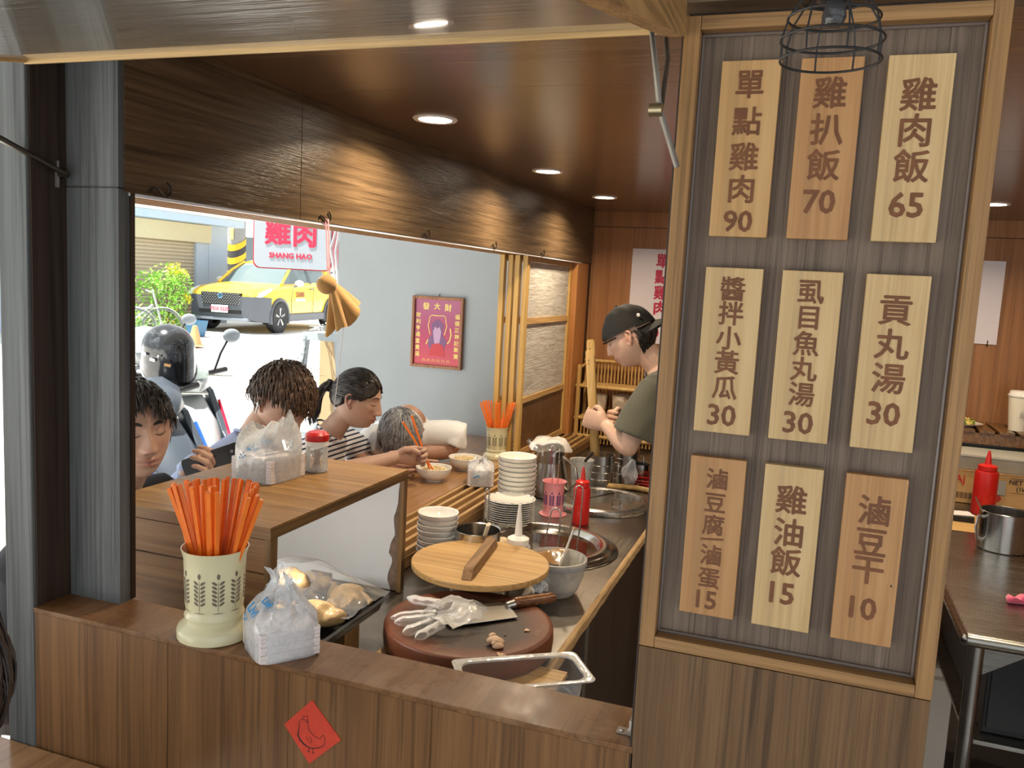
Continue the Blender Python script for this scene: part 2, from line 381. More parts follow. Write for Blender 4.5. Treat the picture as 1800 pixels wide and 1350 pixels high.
# ================================================================== AWNING FLAP
fl = thing('awning_flap', 'raised hinged awning flap with glossy ribbed grey underside and pale wood edging', 'awning', (-.69, 1.03, 1.957))
TL = -math.radians(-11.8)   # descends towards the camera
MF = rotm(TL, 0, 0)
def fbx(x0,x1,y0,y1,z0,z1,m,name,**k): return B().box(x0,x1,y0,y1,z0,z1, M=MF).build(name, m, fl, **k)
m, nt, bsd = newmat('glossy wavy laminate'); MC['flap'] = m
v = coords(nt, (3, 60, 3)); nn = noise(nt, v, 1, 4, .6, 1.2)
nt.links.new(ramp(nt, noise(nt, coords(nt, (2, 26, 2)), 1, 5), [(.3, (.24,.225,.20)), (.7, (.36,.34,.31))]), bsd.inputs['Base Color'])
bsd.inputs['Roughness'].default_value = .16; bsd.inputs['Specular IOR Level'].default_value = .8; bsd.inputs['Coat Weight'].default_value = .6; bump(nt, bsd, nn, .55, .004)
fbx(-.52, .52, -1.00, -.004, .0, .018, m, 'underside_panel')
fbx(-.506, .520, -.006, .006, -.007, .022, wood('flap edge', (.50,.31,.12), (.66,.43,.18), (.76,.54,.27), 'x', 1.4, .5, streak=.3), 'edge_trim', bevel=.001)
fbx(-.508, -.500, -1.0, -.006, -.005, .022, MC['yellow pine lengthwise'], 'edge_trim')
fbx(.498, .522, -1.0, .006, -.010, .075, wood('flap side board', (.30,.16,.06),(.42,.24,.09),(.52,.32,.13),'y',1.5,.45), 'side_board')
fbx(-.52, .52, -1.0, .0, .018, .03, M_GREY, 'top_sheet')

# stays
sr = thing('folding_stay', 'dark steel folding stay arm with brass pivot beside the menu board', 'stay arm', (-.185, 1.0, 1.80))
M_IRON = metal('dark iron', (.16,.145,.125), .38, 'z', .2)
B().tube([(-.0135,-.10,.175),(-.010,-.03,.135),(-.001,0,.058),(.024,.002,-.008)], [.0032,.0032,.0036,.0036], 8, flat=.45).build('arm', M_IRON, sr, smooth=True)
B().tube([(.001,0,.062),(-.001,.03,.122),(-.0135,.03,.19)], .0028, 8, flat=.5).build('arm', M_IRON, sr, smooth=True)
B().tube([(-.012,-.004,.056),(.003,-.004,.056)], .0075, 16).build('pivot', metal('old brass', (.55,.47,.30), .35), sr, smooth=True)
B().tube([(-.016,-.004,.196),(-.008,-.004,.196)], .004, 12).build('rivet', M_IRON, sr, smooth=True)
sl_ = thing('folding_stay', 'dark steel folding stay arm fixed to the left corner post', 'stay arm', (-1.205, 1.10, 1.79))
B().tube([(.010,0,.0),(-.05,-.16,.075),(-.10,-.30,.13)], [.007,.009,.0095], 10, flat=.6).build('arm', M_IRON, sl_, smooth=True)
B().tube([(-.008,0,-.022),(-.008,0,.022)], .005, 8).build('bracket', M_IRON, sl_, smooth=True)
B().tube([(-.010,.004,0),(.008,.004,0)], .007, 12).build('pivot', M_IRON, sl_, smooth=True)

# ================================================================== DOWNLIGHTS
def downlight(x, y, lab):
    t = thing('downlight', lab, 'ceiling light', (x, y, 2.035), 0, 'round recessed downlights')
    B().lathe([(.040,.002),(.041,-.003),(.052,-.004),(.055,-.001),(.055,.002)], 40).build('trim_ring', P('white lamp trim', (.85,.80,.74), .4), t, smooth=True)
    B().lathe([(.0005,-.0015),(.0405,-.0015)], 40).build('lens', P('lit lamp lens', (1,1,1), .5, emit=(1.0,.86,.68), es=22), t)
    l = bpy.data.objects.new('bulb', bpy.data.lights.new('bulb', 'AREA')); COL.objects.link(l); l.parent = t; l.location = (0,0,-.006)
    l.data.shape = 'DISK'; l.data.size = .075; l.data.energy = 5.0; l.data.color = (1.0,.80,.56); l.data.spread = 2.6
    return t
downlight(-.905, 1.92, 'round warm recessed downlight nearest the street window, largest in view')
downlight(-.895, 2.82, 'round warm recessed downlight, middle of the row of three')
downlight(-.885, 3.62, 'round warm recessed downlight farthest along the row, near back wall')
downlight(.614, 3.63, 'warm recessed downlight to the right of the menu board')
downlight(.614, 2.75, 'warm recessed downlight behind the menu board'); downlight(.614, 1.85, 'warm recessed downlight hidden right of the menu board')
# ================================================================== WORKTOP, SLIDING TRACKS, DINING COUNTER
ZC = .85
wt = thing('steel_worktop', 'long worn stainless steel kitchen worktop with splintered wooden edge strip', 'worktop', (-.7, 2.7, 0))
B().box(-1.325, -.455, 1.152, 1.880, .828, ZC).build('top', M_WORK, wt, w=True)
B().box(-.985, -.455, 1.880, 4.295, .828, ZC).build('top', M_WORK, wt, w=True)
e = B(); n = 120; ring = []
for i in range(n+1):
    y = 1.152 + 3.14*i/n; a = random.uniform(-.0012,.0012); c = random.uniform(-.001,.001)
    ring.append([(-.4548,y,.822),(-.446+a,y,.823),(-.4445+a,y,.848+c),(-.449+a,y,.8525+c),(-.4560,y,.8528),(-.4548,y,.850)])
e.loft(ring).build('edge_strip', wood('splintered edge', (.36,.22,.09), (.52,.34,.16), (.66,.47,.25), 'y', 2.5, .6, .5), wt, w=True)
B().box(-.985, -.470, 1.40, 4.295, .02, .826).build('base_panel', M_DARK, wt, w=True)
for y in (1.2, 2.0): B().box(-.50, -.465, y, y+.035, 0, .826).build('leg', M_STEELV, wt, w=True)
dc = thing('dining_counter', 'smooth brown wooden dining counter running along the street window', 'counter', (-1.4, 2.9, 0))
M_COUNT = wood('dining counter top', (.26,.135,.055), (.34,.18,.08), (.42,.24,.11), 'y', .9, .17, .05, streak=.2, coat=.3)
B().box(-1.56, -1.155, 1.885, 3.75, .865, .90).build('top', M_COUNT, dc, w=True, bevel=.003)
B().box(-1.27, -1.155, 3.752, 4.25, .865, .90).build('top', M_COUNT, dc, w=True)
B().box(-1.30, -1.20, 1.92, 3.70, 0, .864).build('support_panel', M_LAM, dc, w=True)
ts = thing('sliding_track', 'lower wooden sliding track of parallel slats beside the dining counter', 'track', (-1.07, 2.9, .85))
B().box(-1.154, -.987, 1.885, 4.255, .851, .884).build('base_board', wood('track base wood', (.20,.10,.04),(.28,.15,.06),(.36,.2,.09),'y',1.5,.5), ts, w=True)
for k in range(5):
    x = -1.149 + k*.0365
    B().box(x, x+.0135, 1.885, 4.25, .884, .902).build('slat', wood('track slat wood', (.33,.18,.07),(.45,.27,.11),(.55,.35,.15),'y',1.5,.4,.15,streak=.35), ts, w=True, bevel=.0015)

# partition box
pb = thing('partition_box', 'open-sided wooden serving box with plank front and white lined inside', 'box', (-1.12, 1.585, ZC))
M_BOXT = wood('box top plywood', (.20,.092,.024), (.31,.16,.042), (.40,.22,.066), 'x', .8, .36, .12, streak=.3, dist=1.8, wear=((.33,.23,.14), 6, .5))
M_BOXF = wood('box front plywood', (.20,.095,.035), (.29,.15,.06), (.38,.21,.09), 'x', .8, .4, .12, streak=.3, dist=1.5)
BX0, BX1, BY0, BY1, BZ = -1.32, -.918, 1.298, 1.872, 1.168
B().box(BX0, BX1, BY0, BY1, BZ-.004, BZ).build('top_sheet', M_BOXT, pb, w=True)
B().box(BX0+.0, BX1-.001, BY0+.001, BY1, BZ-.024, BZ-.0045).build('top_board', M_BOXF, pb, w=True)
for z0, z1 in ((.852,.966),(.968,1.075),(1.077,1.1435)):
    B().box(BX0, BX1-.012, BY0+.001, BY0+.016, z0, z1-.001).build('plank', M_BOXF, pb, w=True, bevel=.0008)
M_BOXE = wood('box edge band', (.15,.08,.03), (.24,.135,.05), (.33,.2,.085), 'z', 1, .4, .1)
M_BOXEY = wood('box edge band long', (.15,.08,.03), (.24,.135,.05), (.36,.22,.09), 'y', 1, .4, .1)
B().box(BX1-.012, BX1, BY0+.0005, BY0+.024, .852, BZ-.0245).build('edge_post', M_BOXE, pb, w=True)
B().box(BX1-.012, BX1, BY1-.020, BY1-.0005, .852, BZ-.0245).build('edge_post', M_BOXE, pb, w=True)
for a, c in ((BY0, BY0+.17),(BY0+.1705, BY0+.43),(BY0+.4305, BY1)):
    B().box(BX1-.0008, BX1+.0012, a+.0003, c-.0003, BZ-.0235, BZ-.0045).build('edge_band', M_BOXEY, pb, w=True)
M_WLAM = P('white laminate lining', (.74,.75,.74), .32, var=.02)
B().box(BX0, BX0+.012, BY0+.02, BY1-.012, .852, BZ-.0245).build('side_panel', M_WLAM, pb, w=True)
M_TORN = P('torn brown substrate', (.20,.135,.095), .85, var=.3, vs=60, bmp=.5)
B().box(BX0, BX1-.012, BY1-.012, BY1, .852, BZ-.0245).build('rear_board', M_TORN, pb, w=True)
poly = [(BX0+.012, .853), (BX0+.012, BZ-.025), (BX1-.0125, BZ-.025)]
for i in range(1, 25):
    f = i/24; zz = BZ-.025 - f*(BZ-.025-.853)
    poly.append((BX1-.0125 - .030*min(1, f*1.5)*(.75+.35*math.sin(f*23)*.6+random.uniform(-.1,.1)) , zz))
B().prism(poly, BY1-.0145, BY1-.0122, 'y').build('torn_lining', M_WLAM, pb, w=True)

# ------------------------------------------------------------------ dishes
def bowl_prof(r, h, rf, t=.0025):
    pr = [(.0005,.003),(rf-.002,.003),(rf-.001,0),(rf,0),(rf+.001,.006)]
    for i in range(1, 9):
        a = i/8; pr.append((rf + (r-rf)*math.sin(a*PI/2*.98)**.9, .006 + (h-.006)*a**1.35))
    pr += [(r+.0012, h), (r+.0004, h+.001), (r-.0018, h)]
    for i in range(7, -1, -1):
        a = i/8; pr.append((max(.0005, rf + (r-rf)*math.sin(a*PI/2*.98)**.9 - t - (0 if i else rf-t-.0005)), .0085 + (h-.0085)*a**1.35))
    return pr
def stack(name, lab, cat, group, prof, mat, loc, n, dz, lab_top, jit=.0015, rim=None):
    first = None
    for k in range(n):
        p = (loc[0]+random.uniform(-jit,jit), loc[1]+random.uniform(-jit,jit), loc[2]+k*dz)
        word = ('topmost' if k == n-1 else 'bottom' if k == 0 else ['','second','third','fourth','fifth','sixth','seventh','eighth','ninth','tenth','eleventh','twelfth'][k]+' from bottom')
        L = lab % word
        if first is None:
            if rim:
                o = thing(name, L, cat, p, 0, group); B().lathe(prof, 40).build('dish', mat, o, smooth=50)
                b = B()
                for q in range(16):
                    a = 2*PI*q/16; c = Vector((math.cos(a),math.sin(a),0)); s_ = Vector((-c.y,c.x,0)); z = rim[1]
                    b.tube([c*(rim[0]-.004)+Vector((0,0,z)), c*(rim[0]-.001)+s_*.006+Vector((0,0,z+.0004)), c*(rim[0]-.004)+s_*.011+Vector((0,0,z))], .0009, 5)
                b.build('rim_decoration', P('blue dish print', (.16,.20,.42), .2), o)
            else: o = tag(B().lathe(prof, 40).build(name, mat, None, smooth=50), L, cat, group); o.location = p
            first = o
        else: dup(first, p, L, random.uniform(0, 6))
stack('soup_bowl', 'cream soup bowl, %s of the tall stack behind plates', 'bowl', 'cream bowls in the tall stack', bowl_prof(.066,.040,.030), M_CERAM, (-.912,2.715,ZC), 11, .0163, '')
stack('side_plate', 'white blue-rimmed oval side plate, %s of the plate stack', 'plate', 'small plates in one stack',
      [(.0005,.003),(.045,.003),(.046,0),(.049,0),(.052,.004),(.082,.012),(.0825,.0135),(.080,.0138),(.055,.0065),(.0005,.0055)], M_CERAM, (-.885,2.580,ZC), 11, .0074, '', .0012, (.078,.0136))
stack('rice_bowl', 'small white rice bowl, %s of the short stack by window', 'bowl', 'white bowls in the short stack', bowl_prof(.056,.036,.026), P('white ceramic', (.82,.81,.77), .12, var=.02, coat=.5), (-.925,2.085,ZC), 9, .0150, '')

def wheat(r, z0, h, n, ang0=0, rf=None):
    b = B()
    def quad(u, v, du, dv, rot):   # leaf as hexagon on the cylinder
        pts = []
        for i in range(8):
            a = 2*PI*i/8; x = du*math.cos(a); y = dv*math.sin(a)
            X = x*math.cos(rot)-y*math.sin(rot)+u; Y = x*math.sin(rot)+y*math.cos(rot)+v
            rr = (rf(Y) if rf else r); pts.append((rr*math.sin(X/r), -rr*math.cos(X/r), Y))
        b.add(pts, [tuple(range(8))])
    for k in range(n):
        u0 = 2*PI*r*k/n + ang0*r
        quad(u0, z0+h*.42, h*.009, h*.44, 0)
        quad(u0, z0+h*.93, h*.040, h*.075, 0)
        quad(u0, z0, h*.16, h*.007, 0)
        for j in range(6):
            z = z0+h*(.24+.105*j)
            for s in (-1,1): quad(u0+s*h*.088, z, h*.078, h*.034, s*.62)
    return b
def chop(Lg=.225, w0=.0032, w1=.0024):
    return B().loft([[(x*w1,y*w1,0) for x,y in ((-1,-1),(1,-1),(1,1),(-1,1))], [(x*w0,y*w0,Lg-.0016) for x,y in ((-1,-1),(1,-1),(1,1),(-1,1))], [(x*w0*.7,y*w0*.7,Lg) for x,y in ((-1,-1),(1,-1),(1,1),(-1,1))]])
CANP = [(.0005,.004),(.052,.004),(.0555,0),(.0585,.002),(.0590,.014),(.0565,.020),(.0475,.027),(.0445,.031),(.0455,.035),(.0475,.038),(.0460,.042),(.0445,.048),(.0462,.060),(.0475,.090),(.0482,.120),(.0490,.135),(.0520,.146),(.0530,.1495),(.0515,.1495),(.0475,.135),(.046,.06),(.044,.045),(.0005,.043)]
def chop_pot(loc, sc, nst, lab, slab, grp, seed, col):
    rg = random.Random(seed)
    t = thing('chopstick_holder', lab, 'chopstick holder', loc)
    B().lathe([(r*sc, z*sc) for r, z in CANP], 48).build('canister', col, t, smooth=40)
    wheat(.0480*sc, .052*sc, .066*sc, 10, .16, lambda z: (.0458+(z/sc-.05)*.034)*sc+.0006).build('wheat_print', P('brown wheat print', (.16,.13,.09), .5), t)
    cs = None
    for k in range(nst):
        cl = k % 5; a = 3.45-3.8*((k*7) % nst)/nst + rg.uniform(-.08,.08); rt = rg.uniform(.056,.079)*sc
        if k % 6 == 4: a = rg.uniform(4,5.6); rt = rg.uniform(.02,.05)*sc
        d = Vector((math.cos(a), math.sin(a), 0)); zb = .046*sc
        bot = Vector(loc) + d*rg.uniform(.004,.022)*sc + Vector((0,0,zb)) ; top = Vector(loc) + d*rt + Vector((rg.uniform(-.004,.004), rg.uniform(-.004,.004), zb+.197*sc+rg.uniform(-.006,.006)))
        if cl == 4 and k > nst*.8: top.z -= .02
        if cs is None: cs = chop(.225*sc if sc < 1 else .208).build('chopstick', M_ORANGE, None); o = cs; tag(o, slab, 'chopstick', grp)
        else: o = cs.copy(); COL.objects.link(o)
        o.location = bot; q = (top-bot).normalized().to_track_quat('Z', 'Y').to_matrix() @ rotm(0,0,rg.uniform(0,1.5)); o.rotation_euler = q.to_euler()
M_CAN = P('cream yellow plastic', (.70,.66,.42), .25, var=.02, coat=.3)
chop_pot((-.877,1.092,1.05), 1.0, 46, 'cream plastic chopstick holder with wheat print, nearest on the counter ledge', 'orange chopstick standing in the front cream holder on the ledge', 'orange chopsticks in the front holder', 3, M_CAN)
chop_pot((-1.212,3.31,.90), .92, 26, 'smaller looking cream chopstick holder beside the stacked window sashes', 'orange chopstick standing in the far holder on the dining counter', 'orange chopsticks in the far holder', 8, M_CAN)

# napkin packs
M_TISS = P('tissue paper', (.76,.69,.67), .9, var=.03); M_BLUE = P('blue pack print', (.05,.30,.62), .35)
M_FILM = film('clear plastic film', op=.30); M_MILK = film('milky plastic film', (.93,.95,.98), .42, .15)
def napkin(loc, rz, sx, sy, hb, ht, lab, seed, mfilm, open_top=True, words=True, boxy=False):
    rg = np.random.default_rng(seed); t = thing('napkin_pack', lab, 'napkin pack', loc, rz)
    b = B(); nl = 7
    for k in range(nl):
        j = rg.uniform(-.0008,.0008); b.box(-sx/2+.003+j, sx/2-.003+j, -sy/2+.003, sy/2-.003, .002+hb*k/nl, .002+hb*(k+1)/nl-.0006)
    b.build('paper_block', M_TISS, t)
    n = 56; rings = []
    def rect(a, hx, hy, rr=.12):
        c, s_ = math.cos(a), math.sin(a); p = 5
        d = (abs(c)**p+abs(s_)**p)**(-1/p); return (hx*c*d, hy*s_*d)
    prof = [(0,1,1,0),(hb*.5,1,1,.0006),(hb,1.0,1.0,.0012),(hb+(ht-hb)*.25,.97,.90,.0035),(hb+(ht-hb)*.5,.82,.62,.005),(hb+(ht-hb)*.72,.50,.32,.006),(hb+(ht-hb)*.86,.36,.16,.007),(ht,.44,.22,.010)]
    if boxy: prof = [(0,1,1,0),(hb*.5,1,1,.0006),(hb,1,1,.0012),(hb+(ht-hb)*.3,.99,.98,.0025),(hb+(ht-hb)*.55,.98,.90,.0035),(hb+(ht-hb)*.75,.95,.66,.005),(hb+(ht-hb)*.9,.90,.34,.006),(ht,.86,.10,.006)]
    ph = rg.uniform(0,6,6)
    for z, fx, fy, am in prof:
        ring = []
        for i in range(n):
            a = 2*PI*i/n; x, y = rect(a, sx/2*fx, sy/2*fy)
            wv = sum(math.sin(k_*a+ph[j]+z*60)*w_ for j,(k_,w_) in enumerate(((3,.5),(7,.45),(13,.4),(19,.3))))
            if boxy and z > hb: z2 = z+(z-hb)/(ht-hb)*(.055*max(0,x/(sx/2)-.15)**1.3-.006) 
            else: z2 = z
            ring.append((x*(1+am*3*wv) + am*wv*.5, y + am*wv, z2 + (am*1.3*math.sin(5*a+ph[4]) + am*.9*math.sin(11*a+ph[5]) if z > hb else 0)))
        rings.append(ring)
    B().loft(rings, cap=False).build('plastic_bag', mfilm, t, smooth=70)
    if words:
        g = []
        for s_, (tx, x, y, z, rx_, rz_) in enumerate((('Livi',.0,-.42*sy,hb+.026,-.75,0),('Livi',-.46*sx,.0,hb+.012,-.3,-PI/2),('Livi',.2*sx,-.26*sy,hb+.042,-.9,.2))):
            q = text_b(tx, .021 if s_ < 2 else .016, .0002, .0006); q.move(M=rotm(rx_,.25,rz_)); q.move(o=(x,y-.003,z)); g.append(q)
        q = B()
        for (u, v) in ((0,0),(.006,.004),(-.006,.005),(.001,.010),(-.009,-.002)): q.ball((u-.02, -sy/2*1.02, hb+.004+v), (.0030,.0006,.0016), 8, 6, M=rotm(0,.8,0))
        g.append(q); merge(g).build('blue_print', M_BLUE, t)
    return t
napkin((-.749,1.0925,1.0505), math.radians(-37), .100, .100, .046, .118, 'white napkin pack with blue lettering, corner overhanging the front ledge', 1, M_MILK)
napkin((-1.158,1.627,BZ+.0005), math.radians(-4), .118, .128, .052, .125, 'open clear-bagged napkin pack standing on the wooden box', 5, film('crinkled bag', (.93,.94,.92), .40, .12), boxy=True)
nc = napkin((-1.10,2.85,.903), math.radians(22), .100, .125, .058, .088, 'white napkin pack lying on the sliding track by the tall bowls', 9, M_MILK, words=False)
B().box(-.012,.012,-.0645,-.0635,.040,.044, M=rotm(0,-.4,0)).build('blue_mark', M_BLUE, nc)

# toothpick jar
M_GLASS = P('clear glass', (.97,.98,.98), .03, trans=1.0, ior=1.35, spec=.6, var=0)
tj = thing('toothpick_jar', 'clear toothpick jar with red domed lid on the wooden box', 'jar', (-1.098,1.735,BZ))
B().lathe([(.0005,0),(.026,0),(.0275,.002),(.0275,.020),(.0265,.022),(.0270,.024),(.0262,.066),(.0250,.066),(.0255,.024),(.0250,.003),(.0005,.003)], 40).build('glass_body', film('jar clear', (.9,.93,.93), .16, .05), tj, smooth=30)
B().lathe([(.0280,.066),(.0280,.077),(.0005,.077)], 40).build('white_collar', P('white plastic', (.85,.83,.78), .35), tj, smooth=30)
B().lathe([(.0285,.0775),(.0292,.082),(.0285,.092),(.022,.0985),(.0005,.0995)], 40).build('red_lid', M_RED, tj, smooth=30)
b = None
for k in range(34):
    a = random.uniform(0,6.28); r0 = random.uniform(0,.018); a2 = a+PI+random.uniform(-.7,.7); r1 = random.uniform(.004,.020)
    p0 = Vector((-1.098+r0*math.cos(a), 1.735+r0*math.sin(a), BZ+.0045)); p1 = Vector((-1.098+r1*math.cos(a2), 1.735+r1*math.sin(a2), BZ+.055+random.uniform(-.004,.005)))
    if b is None: b = tag(B().tube([(0,0,0),(0,0,.004),(0,0,.046),(0,0,.052)], [.0002,.0009,.0009,.0002], 6).build('toothpick', P('toothpick wood', (.50,.30,.16), .6), None), 'tan toothpick standing in the red-lidded jar', 'toothpick', 'toothpicks in the jar'); o = b
    else: o = b.copy(); COL.objects.link(o)
    o.location = p0; o.rotation_euler = (p1-p0).to_track_quat('Z','Y').to_euler()

# ------------------------------------------------------------------ cutting board, cleaver, glove, meat
cb = thing('chopping_block', 'round reddish wooden chopping block with dark worn centre, holding a glove', 'chopping block', (-.640,1.632,ZC+.0105))
m, nt, bs = newmat('red chopping wood'); v = coords(nt)
g = N(nt, 'ShaderNodeTexGradient', gradient_type='SPHERICAL'); mp = coords(nt, (5.0,5.0,5.0)); nt.links.new(mp, g.inputs[0])
nz = noise(nt, v, 9, 6, .7, .6)
mm = N(nt, 'ShaderNodeMath', operation='MULTIPLY_ADD'); nt.links.new(nz, mm.inputs[0]); mm.inputs[1].default_value = .55; nt.links.new(g.outputs['Fac'], mm.inputs[2])
c1 = ramp(nt, mm.outputs[0], [(.34,(.165,.048,.018)),(.48,(.115,.036,.016)),(.64,(.04,.022,.014)),(.95,(.022,.015,.011))])
st = ramp(nt, noise(nt, v, 22, 5, .7, .8), [(.56,(0,0,0)),(.76,(.5,.5,.5))]); c1 = mix(nt, c1, (.22,.155,.085), st)
nt.links.new(c1, bs.inputs['Base Color']); bs.inputs['Roughness'].default_value = .5; bump(nt, bs, noise(nt, v, 60, 4), .25, .002); MC['chop'] = m
B().lathe([(.0005,0),(.178,0),(.183,.005),(.185,.028),(.184,.048),(.181,.0525),(.172,.0535),(.150,.0520),(.0005,.0495)], 96).build('block', m, cb, smooth=50)
k = B()
for i in range(22):
    a = i/22*2*PI; k.tube([(.085+.017*math.cos(a), -.075+.010*math.sin(a), .0508),(.085+.017*math.cos(a+.2), -.075+.010*math.sin(a+.2), .0508)], .0006+.0004*random.random(), 4)
k.build('knot_crack', M_BLACK, cb)
bp = solo(B().box(-.56,-.405, 1.43,1.60, ZC+.0005, ZC+.0100, M=None), 'wooden_board', 'thin yellow wooden board under the right side of the chopping block', 'board', M_PINEX)
bp2 = solo(B().box(-.80,-.62, 1.50,1.74, ZC+.0005, ZC+.0100), 'wooden_board', 'thin yellow wooden board hidden beneath the chopping block, left side', 'board', M_PINEX)
ZB = ZC + .0105 + .0515
kn = thing('cleaver', 'steel cleaver with ribbed brown wooden handle lying on the chopping block', 'knife', (-.622,1.685,ZB))
a = Vector((-.560,1.735,0))-Vector((-.60,1.68,0)); ang = math.atan2(1.80-1.655, -.515+.655)
Mk = rotm(0,0,ang)
B().prism([(-.105,-.046),(.055,-.050),(.062,-.014),(.062,.024),(.055,.044),(-.105,.040)], .004, .0062, 'z', M=Mk).build('blade', P('cleaver steel', (.52,.51,.48), .27, metal=1, var=.08, vs=14), kn, bevel=.0006)
B().tube([(.058,.012,.0075),(.078,.012,.0105)], [.009,.0105], 16, M=Mk).build('bolster', M_STEEL, kn, smooth=True)
pts = [(.077+.0105*i, .012, .0125) for i in range(11)]
B().tube(pts, [.0115+.0016*(i % 2) for i in range(10)]+[.009], 16, M=Mk).build('handle', wood('glossy handle', (.12,.045,.018),(.20,.08,.03),(.27,.12,.05),'x',2,.2), kn, smooth=60)
# glove
gl = thing('plastic_glove', 'crumpled clear disposable plastic glove lying on the chopping block', 'glove', (-.70,1.60,ZB))
rg = np.random.default_rng(4)
def finger(p0, p1, r):
    b = B(); p0 = Vector(p0); p1 = Vector(p1); n = 9
    b.tube([p0.lerp(p1, i/n)  for i in range(n+1)], [r*(1.05+.05*math.sin(i*2.1)) for i in range(n-1)]+[r*.8, r*.2], 14, flat=.8, cap=False); return b
g = merge([finger((.005,-.03,.022),(-.068,-.072,.012),.0125), finger((.01,-.045,.020),(-.030,-.108,.011),.0125), finger((.0,-.01,.022),(-.088,-.052,.012),.012), finger((.03,-.05,.02),(.006,-.125,.011),.0115), finger((-.005,.03,.028),(-.10,.052,.018),.012)])
g.noise(.0007, 3, 90)
g.build('fingers', film('glove finger film', (.97,.96,.93), .06, .05), gl, smooth=70)
rings = []
for i in range(9):
    f = i/8; ring = []
    for j in range(28):
        a = 2*PI*j/28; rr = .045+.012*f + .005*math.sin(5*a+f*4)+.004*math.sin(9*a+3*f)
        ring.append((-.012+.085*f+.30*rr*math.cos(a)*.4, .0+.0*f+rr*math.cos(a)+.012*f, .012+.020*math.sin(f*2.6)+.020*(1-.35*f)*math.sin(a)+.006*math.sin(4*a+f*7)+.006))
    rings.append(ring)
gb = B().loft(rings, cap=False).noise(.0022, 8, 90); gb.v = [(x,y,max(z,.001)) for x,y,z in gb.v]; gb.move(M=rotm(0,0,-.35))
gb.build('palm', film('glove film', (.97,.96,.94), .14, .05), gl, smooth=70)
def bit(loc, s, seed, lab):
    rg = random.Random(seed); b = B().ball((0,0,s*.45), (s, s*.7, s*.5), 18, 12)
    for _ in range(4): b.ball((rg.uniform(-.8,.8)*s, rg.uniform(-.7,.7)*s, rg.uniform(.3,.9)*s), (rg.uniform(.3,.6)*s, rg.uniform(.2,.4)*s, rg.uniform(.2,.35)*s), 12, 8)
    b.noise(s*.16, seed, 1.6/s); b.v = [(x,y,max(z,0)) for x,y,z in b.v]
    o = tag(b.build('chicken_scrap', P('cooked chicken meat', (.62,.42,.27), .45, var=.15, vs=80), None, smooth=70), lab, 'chicken scrap', 'scraps of chicken on the block'); o.location = loc; return o
bit((-.548,1.548,ZB),.017,1,'largest lump of shredded chicken on the chopping block'); bit((-.535,1.532,ZB),.012,5,'pale chicken lump leaning against the largest scrap')
bit((-.515,1.497,ZB),.010,3,'small single chicken scrap nearest the front rim'); bit((-.508,1.640,ZB),.006,4,'tiny white scrap near the cleaver handle')
bit((-.728,1.505,ZB),.003,6,'tiny crumb left of the glove fingertips'); bit((-.545,1.600,ZB),.003,7,'tiny crumb between cleaver and chicken lumps')

# wooden lid on pot
pt = thing('cooking_pot', 'steel pot hidden beneath the pale wooden lid', 'pot', (-.722,1.902,ZC))
B().lathe([(.0005,0),(.070,0),(.075,.004),(.075,.078),(.077,.080),(.073,.080),(.072,.006),(.0005,.004)], 48).build('body', M_STEEL, pt, smooth=40)
wl = thing('pot_cover', 'round pale wooden pot lid with a chunky bar handle', 'lid', (-.722,1.900,ZC+.086))
Ml = rotm(.0,0,0)
M_LID = wood('pale lid wood', (.36,.20,.065), (.52,.32,.12), (.62,.40,.17), 'x', 1.2, .5, .15, streak=.3, dist=1.2)
B().lathe([(.0005,0),(.166,0),(.172,.003),(.173,.014),(.171,.017),(.0005,.0172)], 96).build('disc', M_LID, wl, smooth=40)
Mh = rotm(0,0,math.radians(98))
B().loft([[(x*.9,-.015,.0175),(x*.9,.015,.0175),(x,.012,.042 if abs(x)<.12 else .018),(x,-.012,.042 if abs(x)<.12 else .018)] for x in (-.145,-.118,.118,.145)], M=Mh).build('handle', wood('handle block wood', (.18,.095,.04),(.27,.15,.065),(.36,.21,.10),'y',1.5,.5), wl, bevel=.001)

# sunken pots / lids
rb = thing('stew_basin', 'wide round stainless basin of dark broth with stewed tofu, middle of worktop', 'basin', (-.712,2.402,ZC), 0)
RBS = .97
B().lathe([(r*RBS,z) for r,z in ((.238,.001),(.239,.004),(.232,.0075),(.222,.007),(.216,.013),(.205,.020),(.190,.021),(.183,.017),(.172,.004),(.170,.002))], 96).build('rim', metal('polished rim', (.66,.65,.62), .16), rb, smooth=50)
B().lathe([(.0005,.0015),(.166,.0015)], 64).build('broth', P('dark broth', (.030,.018,.010), .06, spec=.8), rb)
for q, (x, y, s, sd, L) in enumerate(((-.80,2.26,.030,2,'larger pale stewed tofu puff at left of the basin'),(-.755,2.245,.027,5,'rounded stewed tofu puff behind the squeeze bottle'),(-.735,2.285,.022,9,'small stewed tofu puff farthest in the basin'))):
    b = B().ball((0,0,s*.8), (s, s*.85, s*.85), 18, 12).noise(s*.1, sd, .8/s); b.v = [(x_,y_,max(z_,0)) for x_,y_,z_ in b.v]
    o = tag(b.build('tofu_puff', P('stewed tofu skin', (.55,.42,.24), .4, var=.3, vs=40), None, smooth=70), L, 'tofu', 'tofu puffs in the basin'); o.location = (x, y, ZC+.003)
ld = thing('pan_cover', 'round steel framed lid with dark glass and small handle, far on worktop', 'lid', (-.672,2.985,ZC))
B().lathe([(.183,.001),(.185,.006),(.184,.018),(.178,.022),(.160,.023),(.156,.020)], 80).build('rim', M_STEEL, ld, smooth=40)
B().lathe([(.0005,.026),(.08,.025),(.158,.020)], 64).build('glass', P('smoked lid', (.085,.075,.062), .12, spec=.7), ld, smooth=True)
B().tube([(.060,-.075,.023),(.060,-.075,.042),(.090,-.065,.042),(.090,-.065,.022)], .006, 6, flat=.4).build('handle', M_STEEL, ld, smooth=60)
